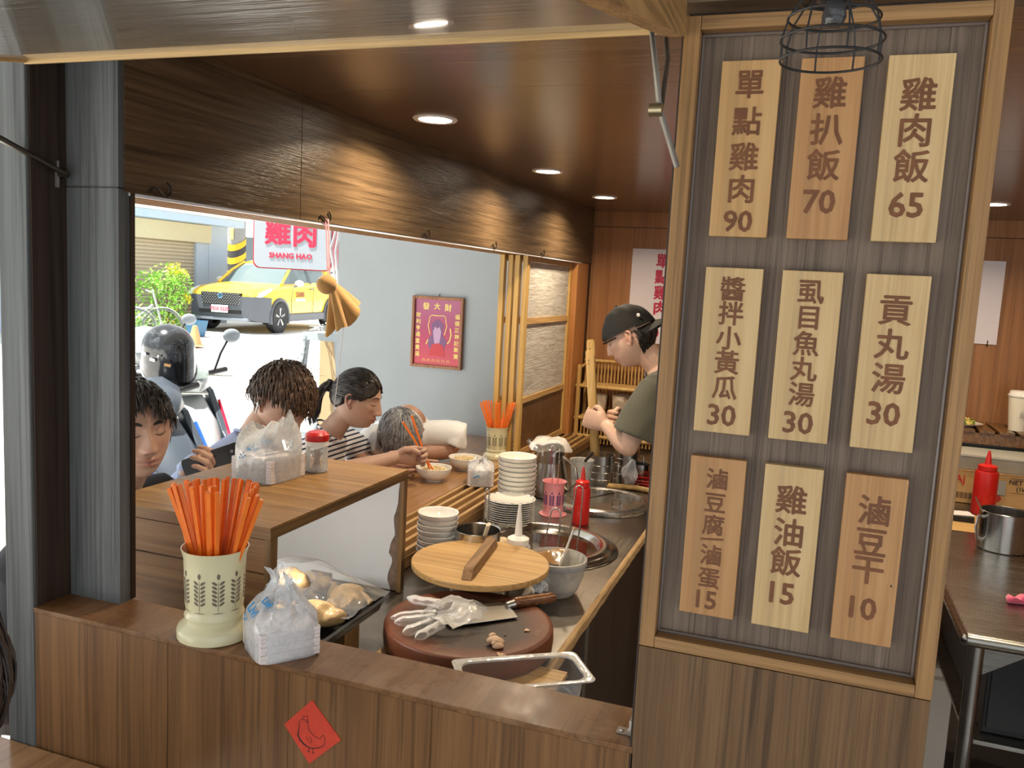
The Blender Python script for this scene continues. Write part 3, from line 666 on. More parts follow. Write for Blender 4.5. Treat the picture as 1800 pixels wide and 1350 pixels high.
B().tube([(-.05,-.06,.0275),(.03,.09,.0275)], .0022, 6).build('vent_bar', M_IRON, ld)

# squeeze bottles
def squeeze(loc, s, mat, mtop, lab, name='squeeze_bottle', hb=.128, r=.0285, noz=.042):
    t = thing(name, lab, 'sauce bottle', loc)
    B().lathe([(.0005,0),(r-.002,0),(r,.003),(r,hb*.93),(r*.93,hb*.985),(r*.68,hb),(.0005,hb)], 36).build('bottle', mat, t, smooth=40)
    B().lathe([(r*.80,hb+.0005),(r*.82,hb+.018),(r*.62,hb+.022),(r*.30,hb+.025),(r*.22,hb+.026+noz*.5),(r*.10,hb+.026+noz),(.0005,hb+.026+noz)], 28).build('nozzle_cap', mtop, t, smooth=50)
    return t
squeeze((-.672,2.700,ZC), 1, M_RED, P('red cap', (.58,.02,.015), .3), 'tall red squeeze sauce bottle on the worktop beside the pink cup')
squeeze((-.688,2.088,ZC), 1, film('bottle haze', (.78,.80,.84), .55, .2), P('milky nozzle', (.82,.80,.74), .35), 'short clear squeeze bottle with long white nozzle by wooden lid', hb=.098, r=.036, noz=.085)
# pink cup with tongs
pc = thing('pink_cup', 'pink plastic cup with purple wheat print holding steel tongs', 'cup', (-.789,2.765,ZC))
B().lathe([(.0005,.003),(.036,.003),(.048,0),(.049,.003),(.038,.009),(.0345,.014),(.036,.10),(.0385,.112),(.042,.118),(.0425,.1195),(.041,.1195),(.0365,.108),(.0335,.02),(.0005,.015)], 40).build('cup', P('pink plastic', (.83,.33,.36), .3, var=.02), pc, smooth=40)
wheat(.0352, .028, .058, 9, .1, lambda z: .0349+.0008+(z-.014)*.016).build('wheat_print', P('purple print', (.07,.035,.22), .5), pc)
def tongs(loc, L, lab, sp=.020, tilt=(.1,0), rz=.3):
    t = thing('tongs', lab, 'tongs', loc, rz); M_ = rotm(tilt[0], tilt[1], 0)
    pts = [(-sp*.5,0,0),(-sp*.62,0,L*.5),(-sp*.45,0,L*.93)] + [(sp*.45*math.cos(a),0,L*.93+sp*.5*math.sin(a)) for a in np.linspace(PI*.85,PI*.15,6)] + [(sp*.45,0,L*.93),(sp*.62,0,L*.5),(sp*.5,0,0)]
    B().tube(pts, .0021, 8, M=M_).build('wire', M_STEEL, t, smooth=60); return t
tongs((-.792,2.765,ZC+.017), .215, 'steel tongs standing in the pink cup', .017, (.05,.02), .6)
tongs((-.842,2.245,ZC+.006), .200, 'steel tongs standing upright left of the plate stack', .010, (0,0), .2)
tongs((-.640,2.235,ZC+.006), .165, 'shorter steel tongs resting in the stew basin, left pair', .030, (.05,.08), .1)
tongs((-.585,2.270,ZC+.006), .240, 'tall steel tongs resting in stew basin by the red bottle', .022, (.05,.06), .1)
# steel mug with ladle
def mug(loc, r, h, rz, lab):
    t = thing('steel_mug', lab, 'mug', loc, rz)
    B().lathe([(.0005,.001),(r-.004,0),(r,.004),(r,h-.002),(r+.0022,h),(r+.001,h+.0012),(r-.0015,h-.001),(r-.002,.004),(.0005,.003)], 56).build('body', metal('mug steel', (.58,.57,.55), .22, 'z'), t, smooth=40)
    B().tube([(-r,0,h*.85),(-r-.022,0,h*.88),(-r-.028,0,h*.6),(-r-.020,0,h*.3),(-r,0,h*.25)], .0065, 10, flat=.35, up=(0,1,0)).build('handle', M_STEEL, t, smooth=True); return t
mug((-.806,2.090,ZC), .0615, .122, 2.3, 'stainless steel mug beside the short bowl stack, spatula inside')
sp = thing('spatula', 'pale wooden spatula handle sticking out of the left steel mug', 'spatula', (-.80,2.085,ZC+.034))
B().tube([(0,0,0),(.014,-.006,.06),(.030,-.012,.112)], [.004,.0105,.0125], 10, flat=.45).build('handle', P('pale worn wood', (.60,.50,.38), .6), sp, smooth=60)
# mixing bowl with sauce
mx = thing('sauce_bowl', 'grey banded mixing bowl of dark sauce covered by plastic wrap', 'bowl', (-.566,2.045,ZC))
B().lathe([(.0005,.002),(.045,.002),(.047,0),(.050,.002),(.062,.022),(.072,.050),(.077,.078),(.0785,.080),(.0800,.096),(.0775,.098),(.0745,.080),(.066,.045),(.048,.012),(.0005,.008)], 56).build('bowl', P('speckled grey ceramic', (.52,.50,.44), .25, var=.12, vs=60), mx, smooth=50)
for z, r in ((.018,.0608),(.081,.0790),(.087,.0795)): B().lathe([(r,z-.0006),(r+.0009,z),(r,z+.0006)], 56).build('blue_band', P('faded blue band', (.18,.22,.32), .3), mx, smooth=True)
B().lathe([(.0005,.052),(.067,.052)], 40).build('sauce', P('dark soy sauce', (.028,.012,.006), .08), mx)
rings = []
for i in range(10):
    f = i/9; ring = []
    for j in range(15):
        a = PI*.45 + PI*1.0*j/14; rr = .030+.054*f
        z = .070+.03*f if f < .85 else .098-(f-.85)*.26
        ring.append((rr*math.cos(a), rr*math.sin(a), z))
    rings.append(ring)
B().loft(rings, cap=False, close=False).noise(.0025, 5, 80).build('plastic_wrap', film('sauce wrap', (.36,.20,.08), .50, .2), mx, smooth=70)
rings = []
for i in range(8):
    f = i/7; rings.append([(-.078+.01*math.sin(j*2.+f*5)-.004*f+.02*(j-4)/5, -.034-.018*f+.008*math.sin(j*3.1+f*4)-.01*(1-abs(j-4)/5), .098-.066*f) for j in range(9)])
B().loft(rings, cap=False, close=False, M=rotm(0,0,.85)).noise(.002, 6, 110).build('loose_wrap', M_FILM, mx, smooth=70)
sp = thing('sauce_spoon', 'white plastic spoon handle leaning in the sauce bowl', 'spoon', (-.574,2.05,ZC+.014))
B().tube([(0,0,0),(.020,.012,.075),(.040,.028,.150)], [.005,.006,.0055], 10, flat=.5).build('handle', P('white spoon', (.78,.76,.72), .2, coat=.5), sp, smooth=True)
B().tube([(.040,.028,.151),(.042,.030,.158)], [.0054,.0045], 10, flat=.6).build('tip', P('tan tip', (.55,.38,.2), .5), sp, smooth=True)

# clear food pan near the ledge
gp = thing('food_pan', 'clear rectangular plastic food pan with meat scraps nearest the ledge', 'food pan', (-.4345,1.3855,ZC+.001), math.radians(34.6))
def rrect(hx, hy, r, z, n=6):
    out = []
    for cx, cy, a0 in ((hx-r,hy-r,0),(-hx+r,hy-r,PI/2),(-hx+r,-hy+r,PI),(hx-r,-hy+r,1.5*PI)):
        for i in range(n+1): a = a0+PI/2*i/n; out.append((cx+r*math.cos(a), cy+r*math.sin(a), z))
    return out
B().loft([rrect(.121,.0625,.014,.0985), rrect(.1215,.063,.014,.1005), rrect(.1165,.058,.012,.1010), rrect(.108,.0495,.022,.0995), rrect(.107,.0485,.022,.0965)], cap=False).build('rim', film('frosted rim', (.90,.91,.88), .62, .12), gp, smooth=40)
B().loft([rrect(.107,.0485,.022,.0965), rrect(.098,.040,.020,.006), rrect(.092,.036,.018,.001)], cap=False).build('walls', film('pan wall', (.8,.82,.8), .10, .08), gp, smooth=40)
B().loft([rrect(.100,.0420,.020,.040), rrect(.102,.044,.020,.042), rrect(.100,.042,.020,.044)], cap=False).build('inner_ledge', film('frosted rim', (1,1,1), .6), gp, smooth=40)
B().loft([rrect(.092,.036,.018,.001)], cap=False).add([p for p in rrect(.092,.036,.018,.001)], [tuple(range(28))]).build('floor', P('dark juices', (.10,.055,.035), .2), gp)
for q, (x, y, s, L) in enumerate(((-.40,1.385,.011,'pinkish meat scrap at the far end of food pan'),(-.385,1.36,.014,'larger meat scrap by the near rim of food pan'),(-.43,1.375,.008,'small meat scrap in the middle of food pan'))):
    o = bit((x,y,ZC+.004), s, 20+q, L); o['group'] = 'meat scraps in the pan'; o.name = 'meat_scrap'; o.data.materials[0] = P('pink meat', (.55,.30,.22), .4)

# chicken tray
tr_ = thing('baking_tray', 'dark steel tray of poached chickens half inside the wooden box', 'tray', (-.985,1.470,ZC+.0685))
TZ = .0
B().loft([rrect(.150,.125,.012,.001), rrect(.1575,.1325,.014,.024), rrect(.1660,.1400,.016,.027), rrect(.1665,.1405,.016,.029), rrect(.157,.132,.014,.029), rrect(.149,.124,.012,.004)], cap=False).build('rim', P('dark tray enamel', (.060,.065,.068), .3, metal=.6), tr_, smooth=40)
B().add(rrect(.151,.126,.012,.003), [tuple(range(28))]).build('floor', M_BLACK, tr_)
solo(B().box(-.895,-.835,1.44,1.50,ZC+.0005,ZC+.068), 'wooden_block', 'short wooden block propping up the chicken tray', 'block', M_BOXE, bevel=.001)
solo(B().box(-1.10,-1.04,1.44,1.50,ZC+.0005,ZC+.068), 'wooden_block', 'wooden block hidden inside box beneath the chicken tray', 'block', M_BOXE, bevel=.001)
def chicken(loc, rz, s, seed, lab, tilt=0):
    b = B().ball((0,0,.040),(.062,.044,.036),20,14).ball((.045,.026,.036),(.038,.022,.024),16,10).ball((.045,-.026,.036),(.038,.022,.024),16,10).ball((-.052,0,.050),(.024,.018,.020),14,10)
    b.tube([(.065,.030,.034),(.088,.026,.040),(.098,.022,.042)],[.012,.008,.010],10).tube([(-.01,.040,.045),(-.035,.055,.040),(-.008,.060,.030)],[.012,.009,.006],10).tube([(-.01,-.040,.045),(-.035,-.055,.040),(-.008,-.060,.030)],[.012,.009,.006],10)
    r = remesh(b, .0038, 3).noise(.0030, seed, 60); r.move(M=rotm(tilt,0,0)*s); zm = min(v[2] for v in r.v); r.move(o=(0,0,-zm))
    o = tag(r.build('poached_chicken', MC.get('chicken skin') or P('chicken skin', (.50,.335,.155), .38, var=.35, vs=24, bmp=.8, bs_=110, coat=.2, sub=.15), None, smooth=80), lab, 'chicken', 'poached chickens in the tray'); o.location = loc; o.rotation_euler = (0,0,rz)
TF = ZC+.0685+.0045
chicken((-.893,1.545,TF), 2.2, .80, 1, 'poached chicken at the far right corner of the tray'); chicken((-.905,1.425,TF), .8, .78, 2, 'poached chicken nearest the napkin pack')
chicken((-1.01,1.55,TF), 1.4, .80, 3, 'poached chicken at the back, inside the box'); chicken((-1.035,1.43,TF), .2, .80, 4, 'poached chicken at the front, inside the box'); 
chicken((-1.0,1.485,TF+.040), 2.9, .78, 5, 'poached chicken piled on top of the others')
fw = B(); nx = 26
for j in range(nx+1):
    for i in range(nx+1):
        x = -1.15+.325*i/nx; y = 1.435+.180*j/nx
        dx_, dy_ = x+1.01, y-1.52
        z = TF+.030+.075*math.exp(-(dx_**2/.010+dy_**2/.014))+.030*math.exp(-((x+.895)**2+(y-1.54)**2)/.002) + .003*math.sin(60*x+30*y)+.002*math.sin(140*y-40*x)
        fw.v.append((x, y, max(z, TF+.026)))
for j in range(nx):
    for i in range(nx): a = j*(nx+1)+i; fw.f.append((a,a+1,a+nx+2,a+nx+1))
solo(fw, 'cling_film', 'clear cling film stretched over the chickens in tray', 'cling film', film('cling', (.95,.96,.96), .07, .06), smooth=70)

# bowls on dining counter
def foodbowl(loc, lab, seed, flab, cat='rice'):
    t = thing('rice_bowl', lab, 'bowl', loc)
    B().lathe(bowl_prof(.066,.052,.030), 44).build('bowl', P('white ceramic', (1,1,1), .1), t, smooth=50)
    rg = random.Random(seed); b = B()
    for k in range(150):
        a = rg.uniform(0,6.28); r = .048*math.sqrt(rg.random()); z = .040+.012*(1-(r/.05)**2)
        b.ball((r*math.cos(a), r*math.sin(a), z+rg.uniform(0,.003)), (.0050,.0026,.0022), 6, 4, M=rotm(0,rg.uniform(-.5,.5),rg.uniform(0,3)))
    b.lathe([(.0005,.045),(.03,.043),(.052,.038)], 24)
    o = tag(b.build('chicken_rice', P('rice and chicken', (.72,.58,.34), .6, var=.25, vs=70), None, smooth=True), flab, 'food'); o.location = loc; o['kind'] = 'stuff'
foodbowl((-1.268,2.800,.9005), 'white bowl of chicken rice with orange chopsticks dipped in', 1, 'shredded chicken over rice in the nearer bowl')
foodbowl((-1.238,3.030,.9005), 'white bowl of chicken rice, farther one against the grey wall', 2, 'shredded chicken over rice in the farther bowl')
# ================================================================== BACK OF KITCHEN, LEFT
ss = thing('window_sash', 'wooden sliding window sash with two textured paper panes, foremost of the stack', 'window sash', (-1.155, 3.37, .902), 0, 'sliding sashes stacked at the end of the track')
ssx = -1.1455
def sash(x0, y0, lab, panes):
    t = thing('window_sash', lab, 'window sash', (x0+.012, y0, .902), 0, 'sliding sashes stacked at the end of the track') if lab else ss
    for (a, c) in ((y0, y0+.032), (4.02, 4.046)): B().box(x0, x0+.0215, a, c, .903, 1.764).build('stile', M_PINE, t, w=True, bevel=.0015)
    for z0, z1 in ((.903,.930),(1.135,1.158),(1.475,1.50),(1.74,1.764)):
        B().box(x0+.001, x0+.0205, y0+.0325, 4.0195, z0, z1).build('rail', M_PINEY, t, w=True)
    if panes:
        m = MC.get('ribbed paper')
        if not m:
            m, nt, bs = newmat('ribbed paper'); v = coords(nt, (2, 6, 75)); n_ = noise(nt, v, 1, 4, .6, 1.4)
            nt.links.new(ramp(nt, n_, [(.35,(.40,.37,.32)),(.6,(.62,.60,.55))]), bs.inputs['Base Color']); bs.inputs['Roughness'].default_value = .7; bump(nt, bs, n_, .7, .004)
        for z0, z1 in ((1.159,1.474),(1.501,1.739)): B().box(x0+.008, x0+.012, y0+.033, 4.019, z0, z1).build('paper_pane', m, t, w=True)
        B().box(x0+.006, x0+.014, y0+.033, 4.019, .931, 1.134).build('wood_panel', wood('dark sash panel', (.10,.045,.02),(.15,.07,.03),(.2,.1,.045),'x',1,.4), t, w=True)
    return t
sash(-1.1500, 3.352, None, True)
sash(-1.1830, 3.345, 'pine sliding window sash, second in the stack from the kitchen side', False)
sash(-1.2160, 3.352, 'pine sliding window sash, third in the stack from the kitchen side', False)
sash(-1.2490, 3.340, 'pine sliding window sash, outermost of the stack beside the grey wall', False)
# wall posters
po = thing('menu_poster', 'white wall menu sheet with a column of red characters behind the cook', 'poster', (-.77,4.2975,1.38))
B().box(-.884,-.540,4.2950,4.2975,1.375,1.853).build('sheet', P('pinkish white acrylic', (.78,.72,.76), .3, var=.03), po, w=True)
M_REDT = P('red lettering', (.52,.02,.07), .5); bs_ = []
for ch, z in zip('單點雞肉', (1.795,1.716,1.636,1.558)): bs_.append(text_b(ch, .074, .0003, .0022).move(o=(-.725,4.2945,z)))
bs_.append(text_b('90', .062, .0003, .0015).move(o=(-.752,4.2945,1.430)))
merge(bs_).build('red_text', M_REDT, po, w=True)
wp = thing('wall_sheet', 'blank white hanging sheet on the wall right of the menu board', 'sign', (.753,4.2975,1.48))
B().box(.700,.800,4.2940,4.2970,1.483,1.856).build('sheet', MC['pinkish white acrylic'], wp, w=True)
B().tube([(.763,4.293,1.500),(.763,4.288,1.486),(.763,4.291,1.476),(.760,4.294,1.480)], .0025, 6).build('hook', M_IRON, wp, w=True)
# bamboo rack
M_BAM = wood('bamboo cane', (.42,.25,.08), (.58,.37,.13), (.68,.47,.20), 'z', 2, .35, .1, streak=.2)
br = thing('bamboo_rack', 'small bamboo shelf rack with spindle back, holding paper cups', 'rack', (-.85,4.18,ZC))
def cane(p, q, r, name='cane'): return B().tube([p, Vector(p).lerp(Vector(q),.5), q], [r,r*1.04,r], 10).build(name, M_BAM, br, w=True, smooth=60)
for x in (-1.075, -.62):
    cane((x,4.10,ZC+.001),(x,4.10,1.255),.011,'post'); cane((x,4.25,ZC+.001),(x,4.25,1.27),.010,'post')
for y, z in ((4.25,1.268),(4.10,1.148),(4.25,1.148),(4.10,.985),(4.25,.985),(4.10,.895)): cane((-1.088,y,z),(-.607,y,z),.009,'rail')
for x in (-1.075,-.62): cane((x,4.10,1.235),(x,4.25,1.255),.007,'side_rail')
for k in range(24):
    x = -1.05+.0178*k; cane((x,4.255,1.158),(x,4.255,1.262),.0044,'spindle')
for k in range(24): x = -1.05+.0178*k; cane((x,4.258,.995),(x,4.258,1.140),.0040,'spindle')
for k in range(24): x = -1.05+.0178*k; cane((x,4.104,.862),(x,4.104,.975),.0036,'spindle')
for z in (1.158, .995):
    for k in range(4): B().box(-1.065,-.63,4.115+.032*k,4.143+.032*k,z-.004,z).build('shelf_slat', M_BAM, br, w=True)
M_PCUP = P('paper cup', (.74,.66,.54), .55, var=.03)
for k, (x, y, h, L) in enumerate(((-.985,4.172,.108,'leftmost paper cup stack on bamboo rack'),(-.873,4.19,.112,'middle paper cup stack on the bamboo rack'),(-.800,4.16,.100,'right paper cup stack on the rack, half behind the cook'))):
    c = thing('paper_cup', L, 'paper cup', (x,y,.9955), 0, 'paper cups on the bamboo rack')
    B().lathe([(.0005,.001),(.034,.001),(.035,0),(.046,h-.004),(.0485,h-.002),(.0485,h),(.0465,h),(.0345,.006),(.0005,.005)], 32).build('cup', M_PCUP, c, smooth=40)
# steel pitcher with film
kt = thing('steel_pitcher', 'tapered steel pitcher with plastic wrap over its mouth', 'pitcher', (-.885,3.02,ZC), 0)
B().lathe([(.0005,.001),(.078,.001),(.082,.006),(.078,.03),(.052,.150),(.050,.185),(.054,.200),(.052,.200),(.047,.185),(.075,.02),(.0005,.006)], 40, M=rotm(0,0,0)).build('body', metal('dark pitcher steel', (.42,.40,.37), .22, 'z'), kt, smooth=40)
B().tube([(.052,0,.155),(.105,-.01,.120),(.118,-.012,.065),(.080,-.005,.030)], .008, 10, flat=.5).build('handle', M_STEEL, kt, smooth=True)
B().tube([(-.045,0,.165),(-.08,0,.19),(-.09,0,.205)], [.02,.014,.011], 12).build('spout', MC['dark pitcher steel'], kt, smooth=True)
B().lathe([(.0005,.226),(.03,.224),(.058,.214),(.074,.200),(.080,.186),(.083,.180)], 40).noise(.004, 3, 60).build('plastic_wrap', film('pitcher wrap', (.9,.88,.84), .12, .1), kt, smooth=70)
sc_ = thing('scoop', 'dark handled steel scoop in a cloudy plastic cup behind the pitcher', 'scoop', (-.79,3.14,ZC))
B().lathe([(.0005,.001),(.034,.001),(.046,.125),(.048,.126),(.0445,.125),(.033,.005)], 28).build('cup', film('cloudy cup', (.78,.78,.74), .55, .3), sc_, smooth=40)
B().tube([(0,0,.02),(.02,-.02,.13),(.05,-.04,.165)], [.004,.006,.007], 10).build('handle', M_IRON, sc_, smooth=True)
# strainer containers
def can(loc, r, h, lab, hold=True):
    t = thing('steel_canister', lab, 'canister', loc)
    B().lathe([(.0005,.001),(r,.001),(r,h),(r+.003,h+.002),(r-.001,h+.002),(r-.002,.004),(.0005,.004)], 36).build('body', metal('perforated steel', (.46,.44,.40), .3, 'z'), t, smooth=40)
    if hold: B().tube([(r,0,h*.8),(r+.02,0,h*.8),(r+.02,0,h*.3),(r,0,h*.3)], .003, 8).build('handle', M_STEEL, t, smooth=60)
    for k in range(3): B().lathe([(r+.0002,h*(.25+.22*k)),(r+.0012,h*(.25+.22*k)+.002),(r+.0002,h*(.25+.22*k)+.004)], 36).build('hoop', M_STEEL, t, smooth=True)
    return t
can((-.742,3.262,ZC), .052, .130, 'tall steel canister holding the bamboo paddle'); can((-.665,3.40,ZC), .050, .145, 'steel canister behind the bamboo paddle')
bg = thing('plastic_bag', 'small clear bag of seasoning beside the steel canisters', 'bag', (-.628,3.29,ZC))
B().ball((0,0,.055),(.034,.028,.056),20,14).noise(.006,4,60).build('bag', M_FILM, bg, smooth=70)
b = B().ball((0,0,.030),(.026,.022,.026),16,10); b.build('contents', P('brown seasoning', (.22,.08,.04), .7, var=.4, vs=90), bg, smooth=True)
# red basket with mug
rk = thing('red_basket', 'small red perforated plastic basket holding a steel mug', 'basket', (-.590,3.375,ZC))
b = B()
for z, s in ((.0015,.88),(.014,.92),(.027,.96),(.040,1.0)):
    p = rrect(.066*s,.048*s,.012,z,4); b.tube(p+[p[0]], .0018, 5)
p0, p1 = rrect(.066*.88,.048*.88,.012,.0015,4), rrect(.066,.048,.012,.040,4)
for a, c in zip(p0, p1): b.tube([a,c], .0016, 5)
for i in range(9):
    b.tube([(-.066+.0148*(i+1)*.88,-.042,.0015),(-.066+.0148*(i+1),-.048,.040)], .0016, 5)
    b.tube([(-.066+.0148*(i+1)*.88,.042,.0015),(-.066+.0148*(i+1),.048,.040)], .0016, 5)
b.box(-.056,.056,-.040,.040,0,.002); b.build('lattice', M_RED, rk, kind='stuff')
B().loft([rrect(.067,.049,.012,.040,4), rrect(.071,.053,.014,.043,4), rrect(.071,.053,.014,.046,4), rrect(.065,.047,.012,.046,4)], cap=False).build('rim', M_RED, rk, smooth=40)
t = thing('steel_mug', 'small steel mug standing inside the red basket', 'mug', (-.600,3.372,ZC+.003), 0)
B().lathe([(.0005,.001),(.036,.001),(.038,.004),(.038,.086),(.040,.088),(.0365,.087),(.0365,.004)], 36).build('body', MC['mug steel'], t, smooth=40)
B().tube([(-.038,-.004,.07),(-.052,-.006,.06),(-.050,-.006,.03),(-.038,-.004,.02)], .004, 8).build('handle', M_STEEL, t, smooth=True)
solo(B().tube([(-.725,3.232,ZC+.012),(-.60,3.265,ZC+.012),(-.475,3.235,ZC+.012)], .0105, 12), 'bamboo_pole', 'short bamboo pole lying across the worktop behind the steel lid', 'pole', M_BAM, smooth=True)
solo(B().tube([(-.88,3.86,ZC+.010),(-.70,3.75,ZC+.012)], .008, 8), 'ladle_handle', 'dark ladle handle lying at the back of the worktop', 'ladle', M_IRON, smooth=True)
# bamboo paddle held by the cook
bp_ = thing('bamboo_tongs', 'pair of long flat bamboo strips held upright by the cook', 'bamboo tongs', (-.756,3.250,ZC+.006))
A0, A1 = Vector((-.752,3.246,ZC+.008)), Vector((-.806,3.214,1.395)); A2 = Vector((-.808,3.226,1.435))
B().tube([A0, A0.lerp(A1,.5), A0.lerp(A1,.52), A0.lerp(A1,.55), A1, A1+(A1-A0).normalized()*.006], [.0165,.0165,.0175,.0165,.0165,.010], 10, flat=.34, up=(.3,-1,0)).build('strip', M_BAM, bp_, w=True, smooth=50)
B().tube([A0+Vector((.002,.014,0)), A2, A2+(A2-A0).normalized()*.006], [.0155,.0155,.009], 10, flat=.30, up=(.3,-1,0)).build('strip', M_BAM, bp_, w=True, smooth=50)
h_ = B()
for q, z in ((A1,-.035),(A1,-.048),(A2,-.03)): h_.ball(q+Vector((.0,-.0055,z)), (.0022,.0012,.0022), 8, 6)
h_.build('nail_hole', M_BLACK, bp_, w=True)

# ================================================================== RIGHT SIDE
st_ = thing('steel_table', 'stainless steel kitchen table with rounded front edge right of the menu board', 'table', (.95,3.0,0))
e_ = [(0,-.000),(.004,.010),(.012,.016),(.024,.017)]
M_TOP = metal('grey table steel', (.36,.35,.32), .26, 'x', .3, dirt=((.16,.14,.11), 4, .5))
B().box(.437,1.60,2.262,3.78,ZC-.006,ZC).build('top', M_TOP, st_, w=True)
B().tube([(.440,2.262,ZC-.017),(1.60,2.262,ZC-.017)], .017, 16).build('front_edge', M_TOP, st_, w=True, smooth=True)
B().tube([(.438,2.262,ZC-.017),(.438,3.78,ZC-.017)], .017, 16).build('side_edge', M_TOP, st_, w=True, smooth=True)
B().ball((.438,2.262,ZC-.017), .017, 16, 10).build('corner', M_TOP, st_, w=True, smooth=True)
for x, y in ((.466,2.30),(1.55,2.30),(.466,3.72),(1.55,3.72)): B().tube([(x,y,0),(x,y,ZC-.03)], .0185, 18).build('leg', metal('leg steel', (.42,.41,.38), .3, 'z'), st_, w=True, smooth=True)
B().prism([(.485,.815),(.60,.815),(.485,.735)], 2.298, 2.302, 'y').build('gusset', M_TOP, st_, w=True)
B().box(.47,1.55,2.31,3.71,.545,.556).build('lower_shelf', M_TOP, st_, w=True)
ap = thing('black_cabinet', 'matt black appliance cabinet standing beneath the steel table', 'appliance', (1.0,2.9,0))
B().box(.510,1.50,2.36,3.6,.5565,.805).build('body', M_BLACK, ap, w=True, bevel=.004)
B().box(.52,1.49,2.352,2.36,.575,.79).build('door', P('black door', (.008,.008,.009), .3), ap, w=True)
cr_ = solo(B().box(.475,.56,3.02,3.36,0,.40).box(.478,.557,3.05,3.33,.4005,.43), 'foam_box', 'white foam box standing on the floor behind the menu board', 'box', P('foam white', (.70,.66,.58), .8), bevel=.003)
c2 = thing('paper_carton', 'white paper carton with grey label behind the table leg', 'carton', (.50,2.62,0))
B().box(.30,.405,3.0,3.3,0,.70).move(o=(.0,0,0)).build('carton', MC['foam white'], c2, w=True, bevel=.002); B().box(.305,.400,2.996,3.0,.45,.56).build('label', P('grey label', (.3,.29,.27), .6), c2, w=True)
lo = thing('round_stool', 'round steel stool seat beneath the front of the steel table', 'stool', (.50,1.95,0))
B().lathe([(.0005,.43),(.13,.43),(.145,.435),(.15,.445),(.145,.455),(.0005,.458)], 40, o=(.62,2.0,0)).build('seat', M_STEEL, lo, w=True, smooth=40)
for a in range(4): B().tube([(.62+.10*math.cos(a*PI/2+.5),2.0+.10*math.sin(a*PI/2+.5),.43),(.62+.17*math.cos(a*PI/2+.5),2.0+.17*math.sin(a*PI/2+.5),0)], .010, 8).build('leg', M_IRON, lo, w=True, smooth=True)

jm = mug((.668,3.125,ZC), .074, .130, .5, 'large stainless steel jug on the steel table, spoon inside')
s2 = thing('steel_spoon', 'steel spoon handle leaning out of the large steel jug', 'spoon', (.65,3.12,ZC+.005))
B().tube([(0,0,0),(-.03,-.01,.08),(-.078,-.022,.165)], .0045, 8, flat=.6).build('handle', M_STEEL, s2, smooth=True)
squeeze((.700,3.640,ZC), 1, M_RED, MC['red cap'], 'red squeeze sauce bottle in front of the cardboard box', hb=.172, r=.042, noz=.05)
cx = thing('cardboard_box', 'brown cardboard carton with red and black print behind the red bottle', 'box', (.86,3.86,ZC))
B().box(.600,1.20,3.79,3.98,ZC+.001,ZC+.135).build('carton', P('cardboard', (.50,.31,.13), .8, var=.08), cx, w=True, bevel=.002)
B().box(.598,1.202,3.786,3.984,ZC+.1355,ZC+.138).build('lid_flap', MC['cardboard'], cx, w=True)
pr = []
pr.append(text_b('NET WT.12kg', .026, .0003, .0006).move(o=(.888,3.7885,ZC+.105))); pr.append(text_b('(1kgx12)', .024, .0003, .0004).move(o=(.880,3.7885,ZC+.080)))
pr.append(B().box(.815,.96,3.7885,3.789,ZC+.1215,ZC+.1235)); pr.append(B().box(.815,.96,3.7885,3.789,ZC+.0635,ZC+.0650))
for k in range(16): pr.append(B().box(.612+.0052*k,.612+.0052*k+.002+.0015*(k%3==0),3.7885,3.789,ZC+.020,ZC+.045))
merge(pr).build('black_print', P('black print', (.03,.02,.02), .6), cx, w=True)
merge([text_b('Aj', .045, .0003, .001).move(o=(.633,3.7885,ZC+.095)), B().ball((.768,3.789,ZC+.035),(.022,.0006,.016),16,6)]).build('red_print', P('red print', (.45,.03,.02), .6), cx, w=True)
solo(B().box(.735,.80,3.7840,3.7855,ZC+.052,ZC+.110), 'price_label', 'small grey and white label stuck on the cardboard box', 'label', MC['grey label'])
cb_ = thing('plastic_bin', 'long shallow translucent plastic bin above the cardboard box', 'bin', (.9,3.9,ZC+.14))
B().loft([[(x,y,ZC+.139) for x,y in ((.60,3.80),(1.3,3.80),(1.3,3.99),(.60,3.99))],[(x,y,ZC+.195) for x,y in ((.59,3.79),(1.31,3.79),(1.31,4.0),(.59,4.0))]]).build('bin', P('grey translucent plastic', (.36,.35,.30), .3, var=.1), cb_, w=True)
B().box(.586,1.314,3.785,4.004,ZC+.1955,ZC+.203).build('rim', P('bin rim', (.50,.49,.43), .3), cb_, w=True)
solo(B().box(.56,1.55,4.02,4.296,ZC,1.068), 'dark_cabinet', 'dark cabinet body beneath the slatted wooden shelf', 'cabinet', P('very dark brown', (.030,.022,.016), .3))
sh_ = thing('slatted_shelf', 'brown slatted wooden shelf along the back wall at right', 'shelf', (1.0,4.15,1.07))
for k in range(13):
    x = .57+k*.075; B().box(x, x+.058, 3.985, 4.295, 1.118, 1.130).build('slat', wood('shelf slat wood', (.12,.055,.02),(.18,.09,.035),(.25,.13,.055),'y',1.2,.22), sh_, w=True, bevel=.001)
B().box(.56,1.55,3.990,4.005,1.070,1.117).build('front_rail', MC['shelf slat wood'], sh_, w=True); B().box(.56,1.55,4.27,4.292,1.070,1.117).build('rear_rail', MC['shelf slat wood'], sh_, w=True)
t = thing('food_plate', 'white plate of yellow and green salad on the slatted shelf', 'plate', (.672,4.10,1.1305))
B().lathe([(.0005,.002),(.04,.002),(.042,0),(.045,.002),(.078,.012),(.079,.0135),(.076,.0135),(.045,.005),(.0005,.004)], 36).build('plate', M_CERAM, t, smooth=50)
b = B(); g = B()
